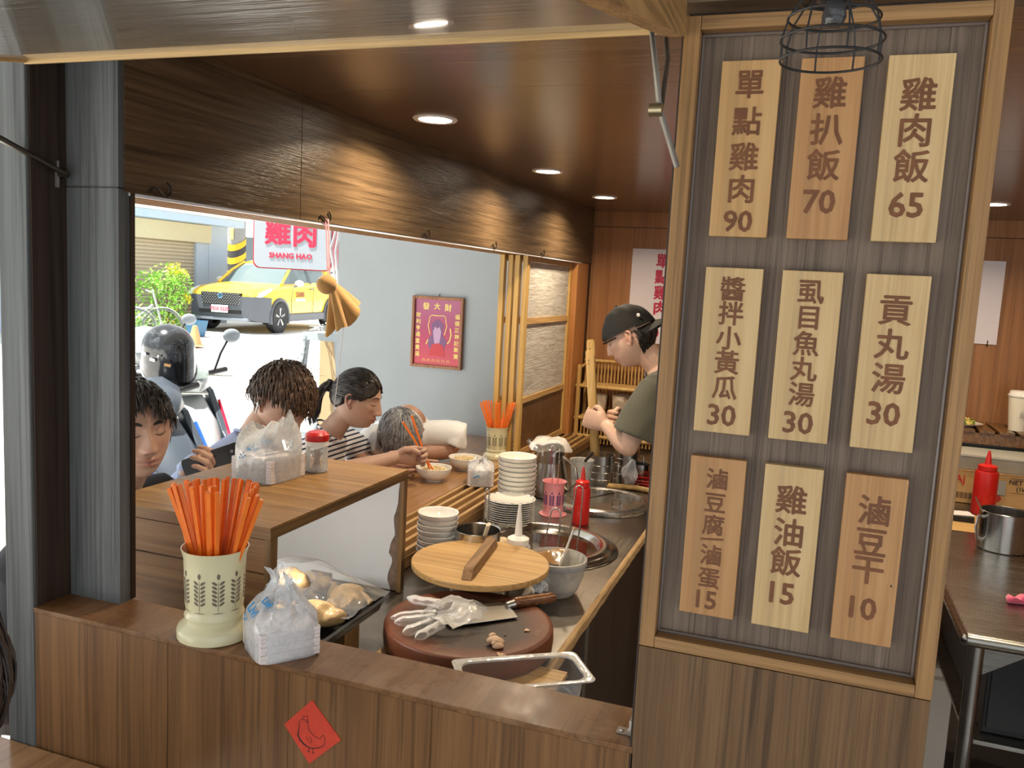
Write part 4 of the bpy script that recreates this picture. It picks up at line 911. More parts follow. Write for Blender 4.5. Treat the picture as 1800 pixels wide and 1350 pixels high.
for k in range(34):
    a = random.uniform(0,6.28); r = .048*math.sqrt(random.random()); (b if k % 3 else g).ball((r*math.cos(a), r*math.sin(a), .010+.026*(1-r/.05)*random.random()+.004), (.014,.009,.004), 8, 5, M=rotm(random.uniform(-1,1),random.uniform(-1,1),random.uniform(0,3)))
o = tag(b.add(g.v, []).build('salad', P('pale yellow salad', (.72,.58,.16), .4, var=.3, vs=50), None, smooth=True), 'heap of yellow salad on the white plate', 'food'); o.location = (.672,4.10,1.1305); o['kind'] = 'stuff'
o = tag(g.build('salad_greens', P('green leaves', (.13,.22,.03), .4), None, smooth=True), 'dark green bits among the yellow salad on the plate', 'food'); o.location = (.672,4.10,1.1305); o['kind'] = 'stuff'
t = thing('coffee_cup', 'tall cream paper coffee cup with white lid on the slatted shelf', 'cup', (.880,4.09,1.1305))
B().lathe([(.0005,.001),(.034,.001),(.035,0),(.0475,.145),(.0005,.145)], 40).build('cup', P('cream cup paper', (.80,.76,.62), .5, var=.02), t, smooth=40)
B().lathe([(.0490,.1455),(.0510,.149),(.0500,.155),(.0460,.157),(.0440,.168),(.0425,.170),(.040,.167),(.0005,.167)], 40).build('lid', P('white cup lid', (.84,.82,.76), .35), t, smooth=40)
b = B()
for k in range(5): b.box(-.009+.0005*k,.013-.002*(k%2),-.0445-.0006*k,-.0440-.0006*k,.060+.006*k,.0615+.006*k)
b.build('small_print', P('grey print', (.25,.24,.22), .6), t)
t = thing('pink_cloth', 'crumpled pink cloth at the right edge of the steel table', 'cloth', (.620,2.565,ZC+.001))
t2 = B().ball((0,0,.010),(.045,.030,.016),24,12).noise(.006,7,60); t2.v = [(x,y,max(z,0)) for x,y,z in t2.v]; t2.build('cloth', P('pink cloth', (.75,.10,.20), .9, var=.15, sheen=.5), t, smooth=80)
t = thing('green_vegetable', 'bunch of green leaves on a white tray at far right', 'vegetable', (.80,3.27,ZC+.001))
b = B()
for k in range(26): b.ball((random.uniform(-.05,.05),random.uniform(-.05,.05),random.uniform(.008,.05)),(.030,.016,.004),10,6,M=rotm(random.uniform(-.8,.8),random.uniform(-.8,.8),random.uniform(0,3)))
b.v = [(x,y,max(z,.002)) for x,y,z in b.v]; b.build('leaves', P('leaf green', (.22,.36,.06), .5, var=.3), t, smooth=True, kind='stuff')
t = thing('dark_box', 'low black tray with white papers near the cardboard box', 'tray', (.60,3.50,ZC+.001))
B().box(-.05,.04,-.06,.06,0,.022).build('body', M_BLACK, t, bevel=.002); B().box(-.04,.035,-.05,.02,.0225,.025,M=rotm(0,0,.2)).build('papers', M_TISS, t)
solo(B().box(.50,.95,3.30,3.58,ZC+.0005,ZC+.0015).move(o=(0,0,0)), 'wooden_mat', 'thin light wooden board lying on the steel table behind the jug', 'board', M_PINEX)
# pipe at the right wall
solo(B().tube([(.90,3.86,ZC+.21),(.93,3.90,ZC+.235),(.95,4.0,1.10)], .014, 12), 'gas_pipe', 'shiny dark bent pipe at the right edge', 'pipe', M_IRON, smooth=True)

# ================================================================== CAGE LAMP, HOOKS, STICKER
cg = thing('cage_lamp', 'black wire cage lamp hanging in front of the menu board', 'lamp', (-.004,.845,1.866))
R0 = [(0,.0440),(.018,.0450),(.037,.0400),(.053,.0290),(.062,.020)]
for z, r in R0[:4]:
    B().tube([(r*math.cos(a), r*math.sin(a), z) for a in np.linspace(0, 2*PI, 41)], .0012, 6, cap=False).build('wire_ring', M_BLACK, cg, smooth=True)
for k in range(8):
    a = 2*PI*k/8+.3; B().tube([(r*math.cos(a), r*math.sin(a), z) for z, r in R0], .0010, 6).build('wire_rib', M_BLACK, cg, smooth=True)
B().lathe([(.0005,.050),(.012,.050),(.020,.056),(.021,.066),(.017,.10),(.0005,.102)], 24).build('socket', P('black bakelite', (.02,.022,.026), .3), cg, smooth=40)
B().tube([(0,0,.10),(0,0,.25)], .003, 8).build('cord', M_BLACK, cg, smooth=True)
B().lathe([(.0005,.030),(.008,.031),(.011,.038),(.0085,.050)], 20).build('bulb', P('unlit bulb', (.05,.05,.055), .1), cg, smooth=True)
MH = P('black hook steel', (.02,.018,.016), .35)
for k, (y, z) in enumerate(((1.22,1.776),(1.75,1.775),(2.30,1.775),(2.87,1.775),(3.45,1.775))):
    names = ['nearest the corner post','holding the pink string','above the grey wall, third along the beam','fourth along the beam','farthest along the beam']
    o = tag(B().tube([(0,-.035,-.004),(.003,-.030,.005),(.003,-.022,.004),(.003,-.012,-.003),(.003,.0,-.009),(.003,.010,-.005),(.003,.014,.004),(.003,.011,.012),(.003,.004,.016)], .0017, 8).build('wire_hook', MH, None, smooth=True), 'small black wire hook on the beam '+names[k], 'hook', 'hooks along the beam'); o.location = (-1.0965, y, z)
# red paper with hen
rp = thing('red_paper', 'red diamond paper with a drawn hen taped on the counter front', 'red paper', (-.657,1.0435,.903))
pp = [(-.658,1.0065),(-.607,.9555),(-.614,.947),(-.660,.9035),(-.7065,.9565)]
B().prism([(-.658,1.0065),(-.6065,.9545),(-.660,.9030),(-.7065,.9565)], 1.0432, 1.0444, 'y').build('sheet', P('red craft paper', (.62,.055,.025), .6, var=.1, vs=50), rp, w=True)
def px2(u, v):   # drawing coordinates (0..1454, 0..1350) to sheet
    x = 480+u/10.386; y = 1220+v/10.386
    fx = (x-542)/(597-497); fz = (y-1288)/112
    return (-.6568+ (x-547)*.000995 , 1.0428, .9545 - (y-1288)*.00093 + (x-547)*.000075)
hen = B()
def stroke(ps, r): hen.tube([px2(*p) for p in ps], [k*1. for k in r] if isinstance(r, list) else r, 5, flat=.25, up=(0,1,0))
stroke([(505,500),(470,520),(450,545),(490,545),(455,590),(465,640),(455,700),(440,780),(480,870),(560,940),(640,980),(720,985),(820,960),(890,920),(935,870),(935,800)], [.0003,.0004,.0005,.0004,.0005,.0006,.0006,.0012,.0013,.0012,.0008,.0007,.0007,.0006,.0005,.0004])
stroke([(505,500),(550,488),(600,520),(625,570),(635,640),(680,710),(750,765),(850,790),(880,740),(915,708),(935,740),(935,800)], .0005)
stroke([(520,480),(535,430),(565,440),(605,410),(615,470),(600,500)], .0005); stroke([(605,525),(635,500),(615,535)], .0006)
stroke([(595,790),(640,860),(690,895),(700,850),(660,775)], .0004); stroke([(655,985),(650,1050),(610,1045)], .0005); stroke([(650,1040),(660,1075)], .0005); stroke([(720,985),(725,1060),(760,1055)], .0005); stroke([(725,1050),(715,1085)], .0005)
hen.ball(px2(548,533), (.0008,.0003,.0009), 8, 5)
hen.build('hen_drawing', M_BLACK, rp, w=True)
# framed print on grey wall
fp = thing('framed_print', 'framed red print with yellow calligraphy hanging on the grey wall', 'framed picture', (-1.71,3.749,1.21))
X0,X1,Z0,Z1 = -1.844,-1.572,1.212,1.560; YP=3.7515
MFR = wood('reddish picture frame', (.30,.11,.05),(.38,.16,.07),(.45,.2,.1),'z',1.5,.35)
for a in ((X0,X0+.014,Z0,Z1),(X1-.014,X1,Z0,Z1),(X0+.0142,X1-.0142,Z0,Z0+.014),(X0+.0142,X1-.0142,Z1-.014,Z1)): B().box(a[0],a[1],YP-.018,YP,a[2],a[3]).build('frame_bar', MFR, fp, w=True, bevel=.001)
m, nt, bs = newmat('red print paper'); tc = coords(nt, (1,1,1)); sx_ = N(nt,'ShaderNodeSeparateXYZ'); nt.links.new(tc, sx_.inputs[0])
mm = N(nt,'ShaderNodeMath',operation='MULTIPLY_ADD'); nt.links.new(sx_.outputs[2], mm.inputs[0]); mm.inputs[1].default_value = 3.; mm.inputs[2].default_value = 0.
nt.links.new(ramp(nt, mm.outputs[0], [(.1,(.62,.05,.075)),(.38,(.50,.035,.10)),(.6,(.40,.05,.14)),(.95,(.42,.12,.22))]), bs.inputs['Base Color']); bs.inputs['Roughness'].default_value = .25
B().box(X0+.014,X1-.014,YP-.008,YP-.004,Z0+.014,Z1-.014).build('print', m, fp, w=True)
YT = YP-.0085; gd = []
for ch, x, z, s in (('發',-1.772,1.512,.036),('大',-1.713,1.514,.034),('財',-1.654,1.510,.038)): gd.append(text_b(ch, s, .0002, .0009).move(o=(x,YT,z)))
for k, ch in enumerate('財利亨通富貴滿'): gd.append(text_b(ch, .026, .0002, .0006).move(o=(X0+.032,YT,1.468-.032*k)))
for k, ch in enumerate('福德正神記聚寶'): gd.append(text_b(ch, .026, .0002, .0006).move(o=(X1-.032,YT,1.468-.032*k)))
g = B()
for s_ in (-1,1): g.tube([(-1.708+s_*q[0],YT,q[1]) for q in ((.0,1.468),(.030,1.470),(.042,1.462),(.045,1.44),(.050,1.42),(.044,1.395),(.038,1.375))], .0022, 5, flat=.2, up=(0,1,0))
g.tube([(-1.640,YT,1.41),(-1.634,YT,1.38),(-1.640,YT,1.35),(-1.652,YT,1.335)], .0035, 5, flat=.2, up=(0,1,0)); g.tube([(-1.765,YT,1.325),(-1.755,YT,1.350)], .003, 5, flat=.2, up=(0,1,0))
for k in range(6):
    g.tube(arc((-1.775+.026*k,YT,1.246),.007,-.9,4.0,8), .0014, 5, flat=.2, up=(0,1,0))
gd.append(g); merge(gd).build('gold_lettering', P('gold ink', (.85,.66,.20), .5), fp, w=True)
B().prism([(-1.745,1.30),(-1.760,1.345),(-1.735,1.375),(-1.740,1.43),(-1.708,1.452),(-1.676,1.43),(-1.681,1.375),(-1.655,1.345),(-1.670,1.30)], YT-.0002, YT+.0003, 'y').build('seated_figure_robe', P('dusky purple ink', (.22,.10,.22), .5), fp, w=True)
B().prism([(-1.722,1.335),(-1.730,1.39),(-1.720,1.415),(-1.708,1.405),(-1.696,1.415),(-1.686,1.39),(-1.694,1.335),(-1.708,1.325)], YT-.0005, YT+.0001, 'y').build('figure_beard', P('lilac ink', (.55,.35,.52), .5), fp, w=True)
B().prism([(-1.75,1.272),(-1.735,1.325),(-1.70,1.335),(-1.675,1.325),(-1.66,1.272)], YT-.0008, YT-.0002, 'y').build('red_table', P('bright red ink', (.60,.05,.06), .5), fp, w=True)
B().tube([(-1.708,3.7495,1.562),(-1.708,3.745,1.570),(-1.704,3.7495,1.574)], .0018, 6).build('hanging_hook', M_STEEL, fp, w=True)
# ghost shaped cloth on pink string
gc = thing('cloth_doll', 'orange cloth tied into a ghost doll hanging from the beam on pink string', 'cloth ornament', (-1.09,1.79,1.52))
cl_ = B()
Hd = Vector((-1.088,1.742,1.622)); cl_.ball(Hd, (.022,.027,.024), 24, 16)
M_CLO = P('orange brown cloth', (.50,.28,.09), .9, var=.15, bmp=.3, bs_=200, sheen=.3)
cl_.noise(.0010,3,80).build('cloth_head', M_CLO, gc, w=True, smooth=70)
rings = []; N0 = Vector((-1.090,1.772,1.622)); n = 48
for i in range(12):
    f = i/11; c_ = N0 + Vector((0,.062*f,-.078*f)); r1 = .008+.050*f**.8
    ring = []
    for j in range(n):
        a = 2*PI*j/n; w_ = 1+.26*f*math.sin(5*a+.6)+.14*f*math.sin(9*a+2)
        off = Vector((math.cos(a)*r1*.55*w_, math.sin(a)*r1*w_*.78, math.sin(a)*r1*w_*.62 + (.010*math.sin(4*a)+.006*math.sin(7*a+1))*f**2))
        ring.append(c_+off)
    rings.append(ring)
B().loft(rings, cap=False).build('cloth_skirt', M_CLO, gc, w=True, smooth=70)
for k in range(3): B().tube([N0+Vector((0.009*math.cos(a),.007*math.sin(a)+.002*(k-1),.008*math.sin(a)+.0015*k)) for a in np.linspace(0,2*PI,17)], .0013, 6, cap=False).build('red_string', P('orange string', (.80,.12,.02), .6), gc, w=True)
B().loft([[(-1.0925+.001*s,1.7505+.004*k+dy,z) for s,dy in ((0,-.004),(1,.0),(0,.004),(-1,0))] for k,(z) in enumerate((1.775,1.74,1.69,1.65,1.625))]).build('pink_strip', film('pink plastic strip', (.90,.45,.50), .6), gc, w=True)
B().loft([[(-1.0935+.001*s,1.7405+.005*k+dy,z) for s,dy in ((0,-.003),(1,.0),(0,.003),(-1,0))] for k,(z) in enumerate((1.775,1.74,1.69,1.65,1.625))]).build('pink_strip', MC['pink plastic strip'], gc, w=True)
B().tube([(-1.088,1.83,1.54),(-1.10,1.828,1.40),(-1.11,1.826,1.30)], .0008, 5).build('white_thread', M_TISS, gc, w=True)
# ================================================================== STREET
GZ = .235
# building with shutter
sb = thing('shuttered_building', 'pale blue-white building with roller shutter and cream lintel across the street', 'building', (-14.2, 15.5, GZ))
M_BW = P('pale building paint', (.42,.51,.64), .8, var=.04); M_CREAM = P('cream lintel paint', (.56,.53,.39), .8)
B().box(-16,-14.01,9,14.55,.1,5.5).build('wall', M_BW, sb, w=True); B().box(-16,-14.01,17.1,17.8,.1,5.5).build('wall', M_BW, sb, w=True)
B().box(-16,-14.2,14.55,17.1,.1,5.5).build('rear_wall', M_BW, sb, w=True)
B().box(-14.19,-14.02,16.66,17.1,.1,2.2).build('pilaster', M_BW, sb, w=True); B().box(-14.2,-13.96,14.50,17.12,2.20,2.62).build('lintel', M_CREAM, sb, w=True)
B().box(-14.2,-13.55,9,17.85,2.63,2.80).build('eave', P('eave blue', (.34,.46,.66), .7), sb, w=True); B().box(-14.2,-13.50,9,17.85,2.805,2.86).build('eave_cap', M_WHITE, sb, w=True)
B().box(-14.2,-14.0,9,17.8,2.87,5.5).build('upper_wall', M_WHITE, sb, w=True)
shp = [(-14.10,0),(-14.075,.03),(-14.075,.055),(-14.10,.083)]
ms = P('shutter beige metal', (.52,.46,.36), .5, metal=.2)
s0 = None
for k in range(24):
    if s0 is None: s0 = B().prism([(p[0]-0,p[1]) for p in shp]+[(-14.12,.083),(-14.12,0)], 14.68, 16.66, 'y').build('shutter_slat', ms, sb); s0.location = (14.2, -15.5, .0); o = s0
    else: o = s0.copy(); COL.objects.link(o)
    o.location = (14.2, -15.5, .0+.085*k)
B().tube([(-13.93,14.2,2.6),(-13.93,13.95,2.3),(-13.93,14.0,1.8),(-13.93,13.98,.3)], .03, 8).build('downpipe', P('grey pipe', (.4,.42,.42), .6), sb, w=True)
fb = thing('far_building', 'distant grey building glimpsed between the pole and hanging sign', 'building', (-19, 27, GZ))
B().box(-24,-12,27,29,.1,6).build('wall', P('grey facade', (.55,.57,.58), .8), fb, w=True)
for k in range(4):
    f = B().box(-21+2*k,-19.8+2*k,26.92,27.0,1.6,2.8).build('window', P('dark window', (.08,.10,.11), .15), fb, w=True)
pl = thing('utility_pole', 'concrete utility pole with yellow and black hazard stripes beyond the taxi', 'pole', (-16.9,21.9,.25))
B().lathe([(.27,0),(.25,6)], 28, o=(0,0,0)).build('pole', P('concrete pole', (.22,.22,.21), .9), pl, smooth=True)
for k in range(9):
    b = B(); nseg = 24
    for i in range(nseg):
        a0, a1 = 2*PI*i/nseg, 2*PI*(i+1)/nseg; z0 = .45+.20*k; 
        q = lambda a, dz: ((.278)*math.cos(a), (.278)*math.sin(a), z0+dz+.16*math.sin(a*1)*1)
        b.add([q(a0,0), q(a1,0), q(a1,.19), q(a0,.19)], [(0,1,2,3)])
    b.build('hazard_stripe', P('hazard yellow', (.70,.36,.01), .6) if k % 2 == 0 else P('hazard black', (.03,.03,.03), .6), pl)
B().box(-.02,.09,-.29,-.275,2.25,2.65).build('notice', P('notice yellow', (.85,.55,.15), .6), pl)

# taxi
fw_ = Vector((.32,-2.67,0)).normalized(); lf = Vector((-fw_.y, fw_.x, 0))
FL = Vector((-11.387,16.117,0)); mid = FL - fw_*1.335 - lf*.79
tx = thing('taxi', 'yellow taxi with dark grey front bumper parked across the street', 'car', (mid.x, mid.y, GZ), math.atan2(fw_.y, fw_.x))
MY = P('taxi yellow', (.92,.60,.035), .25, coat=.5, var=.02); MDK = P('dark grey cladding', (.09,.10,.12), .4); MGL = P('dark car glass', (.10,.14,.15), .08, spec=.9); MTY = P('tyre rubber', (.03,.03,.032), .8); MSI = metal('alloy', (.7,.7,.7), .3)
def sec(x, w_, zb, zs, zt, c=.02, tw=.86):
    h = [(0,zb),(w_*.80,zb),(w_*.97,zb+.07),(w_,zb+.25),(w_*1.0,(zb+zs)/2+.1),(w_*.985,zs),(w_*tw,zt),(w_*.45,zt+c),(0,zt+c*1.2)]
    return [(x,-p[0],p[1]) for p in h] + [(x,p[0],p[1]) for p in h[-2:0:-1]]
B().loft([sec(*a) for a in ((2.235,.55,.42,.68,.74),(2.20,.72,.36,.78,.84),(2.06,.83,.30,.86,.925),(1.75,.90,.27,.93,1.00),(1.35,.915,.26,.98,1.045),(.95,.915,.25,1.0,1.08),(.60,.91,.25,1.01,1.10),(0,.91,.25,1.03,1.12),(-.9,.91,.25,1.06,1.14),(-1.6,.91,.28,1.08,1.15),(-2.0,.88,.32,1.06,1.12),(-2.2,.80,.40,1.0,1.05),(-2.235,.70,.45,.95,1.0))]).build('body', MY, tx, smooth=35)
def gsec(x, w_, z0, z1, wt_): return [(x,-w_,z0),(x,-wt_,z1),(x,-wt_*.6,z1+.02),(x,wt_*.6,z1+.02),(x,wt_,z1),(x,w_,z0)]
B().loft([gsec(1.02,.76,1.06,1.075,.74),gsec(.62,.78,1.08,1.36,.66),(gsec(.22,.79,1.10,1.555,.60)),(gsec(-.4,.79,1.11,1.60,.59)),(gsec(-1.2,.79,1.13,1.56,.58)),(gsec(-1.75,.76,1.13,1.40,.60)),(gsec(-2.12,.72,1.05,1.10,.66))]).build('glasshouse', MGL, tx, smooth=30)
B().loft([[(x,-w_,z),(x,-w_*.6,z+.035),(x,w_*.6,z+.035),(x,w_,z),(x,w_*.96,z-.03),(x,-w_*.96,z-.03)] for x,w_,z in ((.26,.60,1.555),(.0,.61,1.60),(-.6,.61,1.615),(-1.3,.60,1.575),(-1.8,.60,1.44))]).build('roof', MY, tx, smooth=40)
for s in (-1,1):
    B().tube([(1.06,s*.79,1.07),(.62,s*.72,1.36),(.24,s*.62,1.56)], .035, 6).build('pillar', MY, tx, smooth=True)
    B().tube([(-.35,s*.80,1.10),(-.42,s*.61,1.58)], .035, 6).build('pillar', MDK, tx); B().tube([(-1.45,s*.80,1.12),(-1.60,s*.62,1.50)], .06, 6).build('pillar', MY, tx)
    mr = B().ball((.62,s*1.02,1.12),(.07,.11,.075),14,10).build('wing_mirror', P('mirror white', (.8,.8,.78), .3), tx, smooth=True); B().tube([(.66,s*.90,1.04),(.63,s*.99,1.07)], .025, 8).build('mirror_stalk', MDK, mr)
    B().tube([(-.12,s*.925,.98),(-.30,s*.925,.99)], .014, 8).build('door_handle', MDK, tx); B().tube([(-1.02,s*.925,1.01),(-1.2,s*.925,1.02)], .014, 8).build('door_handle', MDK, tx)
    B().box(-.90,.92,s*.90-.02,s*.90+.025*s+.02,.24,.42).build('sill_cladding', MDK, tx, bevel=.02)
    B().tube([(.78,s*.922,.43),(.80,s*.924,.75),(.72,s*.922,1.02)], .006, 5).build('door_gap', MDK, tx); B().tube([(-.30,s*.922,.43),(-.32,s*.924,.75),(-.33,s*.922,1.08)], .006, 5).build('door_gap', MDK, tx)
    for x in (1.335,-1.335):
        B().tube([(x+.405*math.cos(a),s*.905,.345+.405*math.sin(a)) for a in np.linspace(-.35,PI+.35,22)], .055, 8, flat=.7).build('arch_cladding', MDK, tx, smooth=True)
        B().lathe([(.0005,-.02),(.37,-.02),(.37,.0),(.0005,.0)], 32, M=Matrix.Rotation(PI/2,3,'X'), o=(x,s*.905,.345)).build('arch_well', MTY, tx)
        wh = B().lathe([(.22,-.11),(.32,-.11),(.345,-.07),(.345,.07),(.32,.11),(.22,.11)], 40, M=Matrix.Rotation(PI/2,3,'X'), o=(x,s*.83,.345)).build('wheel', MTY, tx, smooth=40)
        B().lathe([(.0005,.04),(.05,.05),(.06,.02),(.20,.0),(.235,.09),(.225,.10),(.20,.09)], 40, M=Matrix.Rotation(-s*PI/2,3,'X'), o=(x,s*.83,.345)).build('rim', P('rim dark', (.12,.13,.14), .4), wh, smooth=40)
        for k in range(5):
            for dd in (-.09,.09):
                a = 2*PI*k/5+.3; B().tube([(x+.04*math.cos(a),s*.925,.345+.04*math.sin(a)),(x+.215*math.cos(a+dd),s*.930,.345+.215*math.sin(a+dd))], .013, 6).build('spoke', MSI, wh)
    B().prism([(2.12,.80),(1.70,.93),(1.62,.985),(1.72,.975),(2.05,.885)][::1], s*.70, s*.90, 'y').build('headlight', P('headlight lens', (.75,.78,.80), .08), tx, smooth=True)
B().loft([[(x,-w_,z0),(x,w_,z0),(x,w_,z1),(x,-w_,z1)] for x,w_,z0,z1 in ((1.72,.925,.235,.78),(2.02,.86,.25,.80),(2.20,.74,.30,.80),(2.262,.56,.34,.80))]).build('front_bumper', MDK, tx, smooth=30)
B().loft([[(x,-w_,z0),(x,w_,z0),(x,w_*1.12,z1),(x,-w_*1.12,z1)] for x,w_,z0,z1 in ((2.20,.44,.60,.87),(2.272,.42,.61,.855))]).build('grille', M_BLACK, tx)
b = B()
for k in range(7):
    for j in range(15): b.box(2.273,2.280,-.44+.061*j+(.03 if k%2 else 0),-.44+.061*j+.036+(.03 if k%2 else 0),.625+.034*k,.640+.034*k)
b.build('grille_mesh', P('grille grey', (.25,.26,.27), .4), tx, kind='stuff')
B().lathe([(.040,0),(.052,.008),(.062,0)], 24, M=Matrix.Rotation(PI/2,3,'Y'), o=(2.281,0,.80)).build('badge_ring', P('blue chrome badge', (.15,.3,.55), .2, metal=.8), tx); B().lathe([(.0005,.002),(.04,0)], 20, M=Matrix.Rotation(PI/2,3,'Y'), o=(2.281,0,.80)).build('badge_centre', MC['blue chrome badge'], tx)
B().box(2.262,2.29,-.50,.50,.42,.50).build('lower_intake', M_BLACK, tx); B().box(2.14,2.275,-.66,.66,.27,.335).build('lip', P('silver skid', (.20,.23,.28), .4), tx, bevel=.01)
B().box(2.285,2.30,-.20,.20,.435,.595).build('number_plate', M_WHITE, tx, bevel=.01)
q = text_b('TDX·5225', .105, .002, .003); q.move(M=Matrix.Rotation(PI/2,3,'Z')); q.move(o=(2.304,0,.515)); q.build('plate_text', P('plate red', (.55,.08,.15), .5), tx)
q = text_b('55688', .165, .002, .006); q.move(M=Matrix.Rotation(PI,3,'Z')); q.move(o=(.36,.9225,.86)); q.build('side_number', P('number brown', (.30,.10,.02), .5), tx)
B().box(.12,.60,.917,.922,.705,.765).build('side_label', M_WHITE, tx); q = text_b('Taxi 24h', .05, .001, .001); q.move(M=Matrix.Rotation(PI,3,'Z')); q.move(o=(.36,.9225,.735)); q.build('label_text', P('label blue', (.05,.15,.6), .5), tx)
B().box(-.10,.10,-.25,.25,1.64,1.74).build('roof_sign', MY, tx, bevel=.02)

# bush and pots
bu = thing('potted_bush', 'bushy green shrub with yellow leaf tips before the shutter', 'shrub', (-12.5,13.95,GZ))
def leaves(n, cs, seed, sz=.05):
    rg = random.Random(seed); b = B()
    for k in range(n):
        c, r = rg.choice(cs); v = Vector((rg.gauss(0,1),rg.gauss(0,1),rg.gauss(0,1))).normalized()*r*(rg.random()**.35); p = Vector(c)+v
        M_ = rotm(rg.uniform(-1,1),rg.uniform(-1,1),rg.uniform(0,6.3)); s = sz*rg.uniform(.6,1.3)
        b.add([(-s,0,0),(0,-s*.42,s*.1),(s,0,0),(0,s*.42,s*.1)], [(0,1,2,3)], M_, p)
    return b
MLF = P('street leaf', (.24,.50,.06), .5, var=.35, vs=5); MLY = P('yellow leaf', (.65,.62,.05), .5, var=.2, vs=5)
leaves(1500, [((0,.0,1.05),.40),((-.15,-.3,.95),.34),((.0,.32,1.0),.33),((.1,.0,.55),.35),((0,-.35,.3),.36),((.1,.3,.22),.34)], 3).build('foliage', MLF, bu, kind='stuff')
leaves(260, [((.15,.05,1.33),.16),((.1,.35,1.22),.15),((.1,.5,.7),.12),((.15,.1,.2),.3)], 5).build('new_leaves', MLY, bu, kind='stuff')
for k in range(5): B().tube([(0,0,.0),(.05*math.sin(k*2),.12*math.cos(k*1.7),.5),(.1*math.sin(k*2),.3*math.cos(k*1.7),1.0)], [.02,.015,.008], 6).build('stem', P('bark', (.18,.11,.06), .8), bu)
lb = thing('low_shrub', 'low leafy shrub behind the bicycles at the left', 'shrub', (-12.2,12.2,GZ))
leaves(700, [((0,0,.45),.4),((0,.5,.3),.35),((0,-.4,.5),.4)], 9).build('foliage', MLF, lb, kind='stuff')
cn = thing('traffic_cone', 'faded orange traffic cone beside the bicycle wheels', 'cone', (-10.2,12.1,GZ))
B().lathe([(.15,0),(.16,.02),(.12,.03),(.04,.36),(.0005,.37)], 20).build('cone', P('cone orange', (.75,.28,.12), .6), cn, smooth=40)
bc = solo(B().loft([rrect(.12,.12,.02,0),rrect(.17,.17,.03,.32)],cap=False).add([tuple(p) for p in rrect(.12,.12,.02,.001)],[tuple(range(28))]), 'blue_planter', 'blue plastic planter near the taxi bumper', 'planter', P('blue planter', (.03,.12,.22), .5)); bc.location = (-11.6,13.8,GZ)
def bicycle(loc, rz, lab):
    t = thing('bicycle', lab, 'bicycle', loc, rz, None); mt = P('bike rubber grey', (.12,.13,.14), .5); mf = P('bike frame silver', (.45,.47,.48), .3, metal=.7)
    for x in (-.52,.52):
        w_ = B().tube([(x+.33*math.cos(a),0,.34+.33*math.sin(a)) for a in np.linspace(0,2*PI,37)], .016, 6, cap=False).build('wheel', mt, t, smooth=True)
        B().tube([(x+.365*math.cos(a),0,.34+.365*math.sin(a)) for a in np.linspace(.2,2.8,18)], .02, 6, flat=.5).build('mudguard', mf, t, smooth=True)
        for k in range(9): a = PI*k/9; B().tube([(x-.32*math.cos(a),0,.34-.32*math.sin(a)),(x+.32*math.cos(a),0,.34+.32*math.sin(a))], .003, 4).build('spoke', mf, w_)
    for p, q in (((-.52,.34),(-.15,.32)),((-.15,.32),(-.25,.78)),((-.52,.34),(-.22,.70)),((-.15,.32),(.36,.75)),((-.24,.62),(.38,.70)),((.52,.34),(.37,.95))): B().tube([(p[0],0,p[1]),(q[0],0,q[1])], .018, 8).build('frame_tube', mf, t, smooth=True)
    B().tube([(.30,-.27,1.0),(.36,-.1,.97),(.36,.1,.97),(.30,.27,1.0)], .012, 8).build('handlebar', mf, t, smooth=True); B().ball((-.27,0,.83),(.13,.08,.04),12,8).build('saddle', M_BLACK, t, smooth=True)
    B().box(-.92,-.89,-.02,.02,.45,.50).build('red_reflector', P('reflector', (.8,.1,.05), .3), t)
bicycle((-11.35,11.14,GZ-.05), .76, 'silver bicycle by the bush, partly cut by window frame'); bicycle((-11.15,11.60,GZ-.05), .55, 'second bicycle whose round wheel shows right of the first')

# hanging shop sign
hs = thing('hanging_sign', 'white and red hanging light box sign with large red characters', 'sign', (-3.45,5.35,1.65))
SM = Matrix.Rotation(math.atan2(.17,.53),3,'Z'); so = Vector((-3.795+.285*math.cos(.31)+.0,5.10+.285*math.sin(.31),0))
def sbx(b): return b.move(M=SM).move(o=so)
def rr2(hx,hz,r,y): return [(p[0],y,p[1]) for p in rrect(hx,hz,r,0)]
sbx(B().loft([[(p[0],-.0,p[2]+2.0) for p in rr2(.285,.345,.05,0)][::-1],[(p[0],.19,p[2]+2.0) for p in rr2(.285,.345,.05,0)][::-1]])).build('box', P('sign red', (.45,.01,.03), .35), hs, w=True, smooth=30)
sbx(B().loft([[(p[0],-.012,p[2]+2.0) for p in rr2(.272,.332,.045,0)][::-1],[(p[0],-.0005,p[2]+2.0) for p in rr2(.278,.338,.05,0)][::-1]])).build('face', P('sign white', (.40,.45,.50), .3), hs, w=True)
MR2 = P('sign letter red', (.72,.03,.08), .4)
g = [text_b('雞', .190, .001, .0055).move(o=(-.105,-.014,1.918)), text_b('肉', .190, .001, .0055).move(o=(.090,-.014,1.910)), text_b('SHANG HAO', .052, .001, .0016, sx=1.02).move(o=(-.010,-.014,1.752)), text_b('嘉義', .150, .001, .006).move(o=(-.01,-.014,2.07))]
g[3] = g[3]; merge(g[:3]).move(M=SM).move(o=so).build('red_text', MR2, hs, w=True)
B().tube([so+Vector((.3,.2,2.0)),(-2.95,5.6,2.2),(-2.3,4.0,2.3)], .02, 8).build('bracket', M_STEEL, hs, w=True)
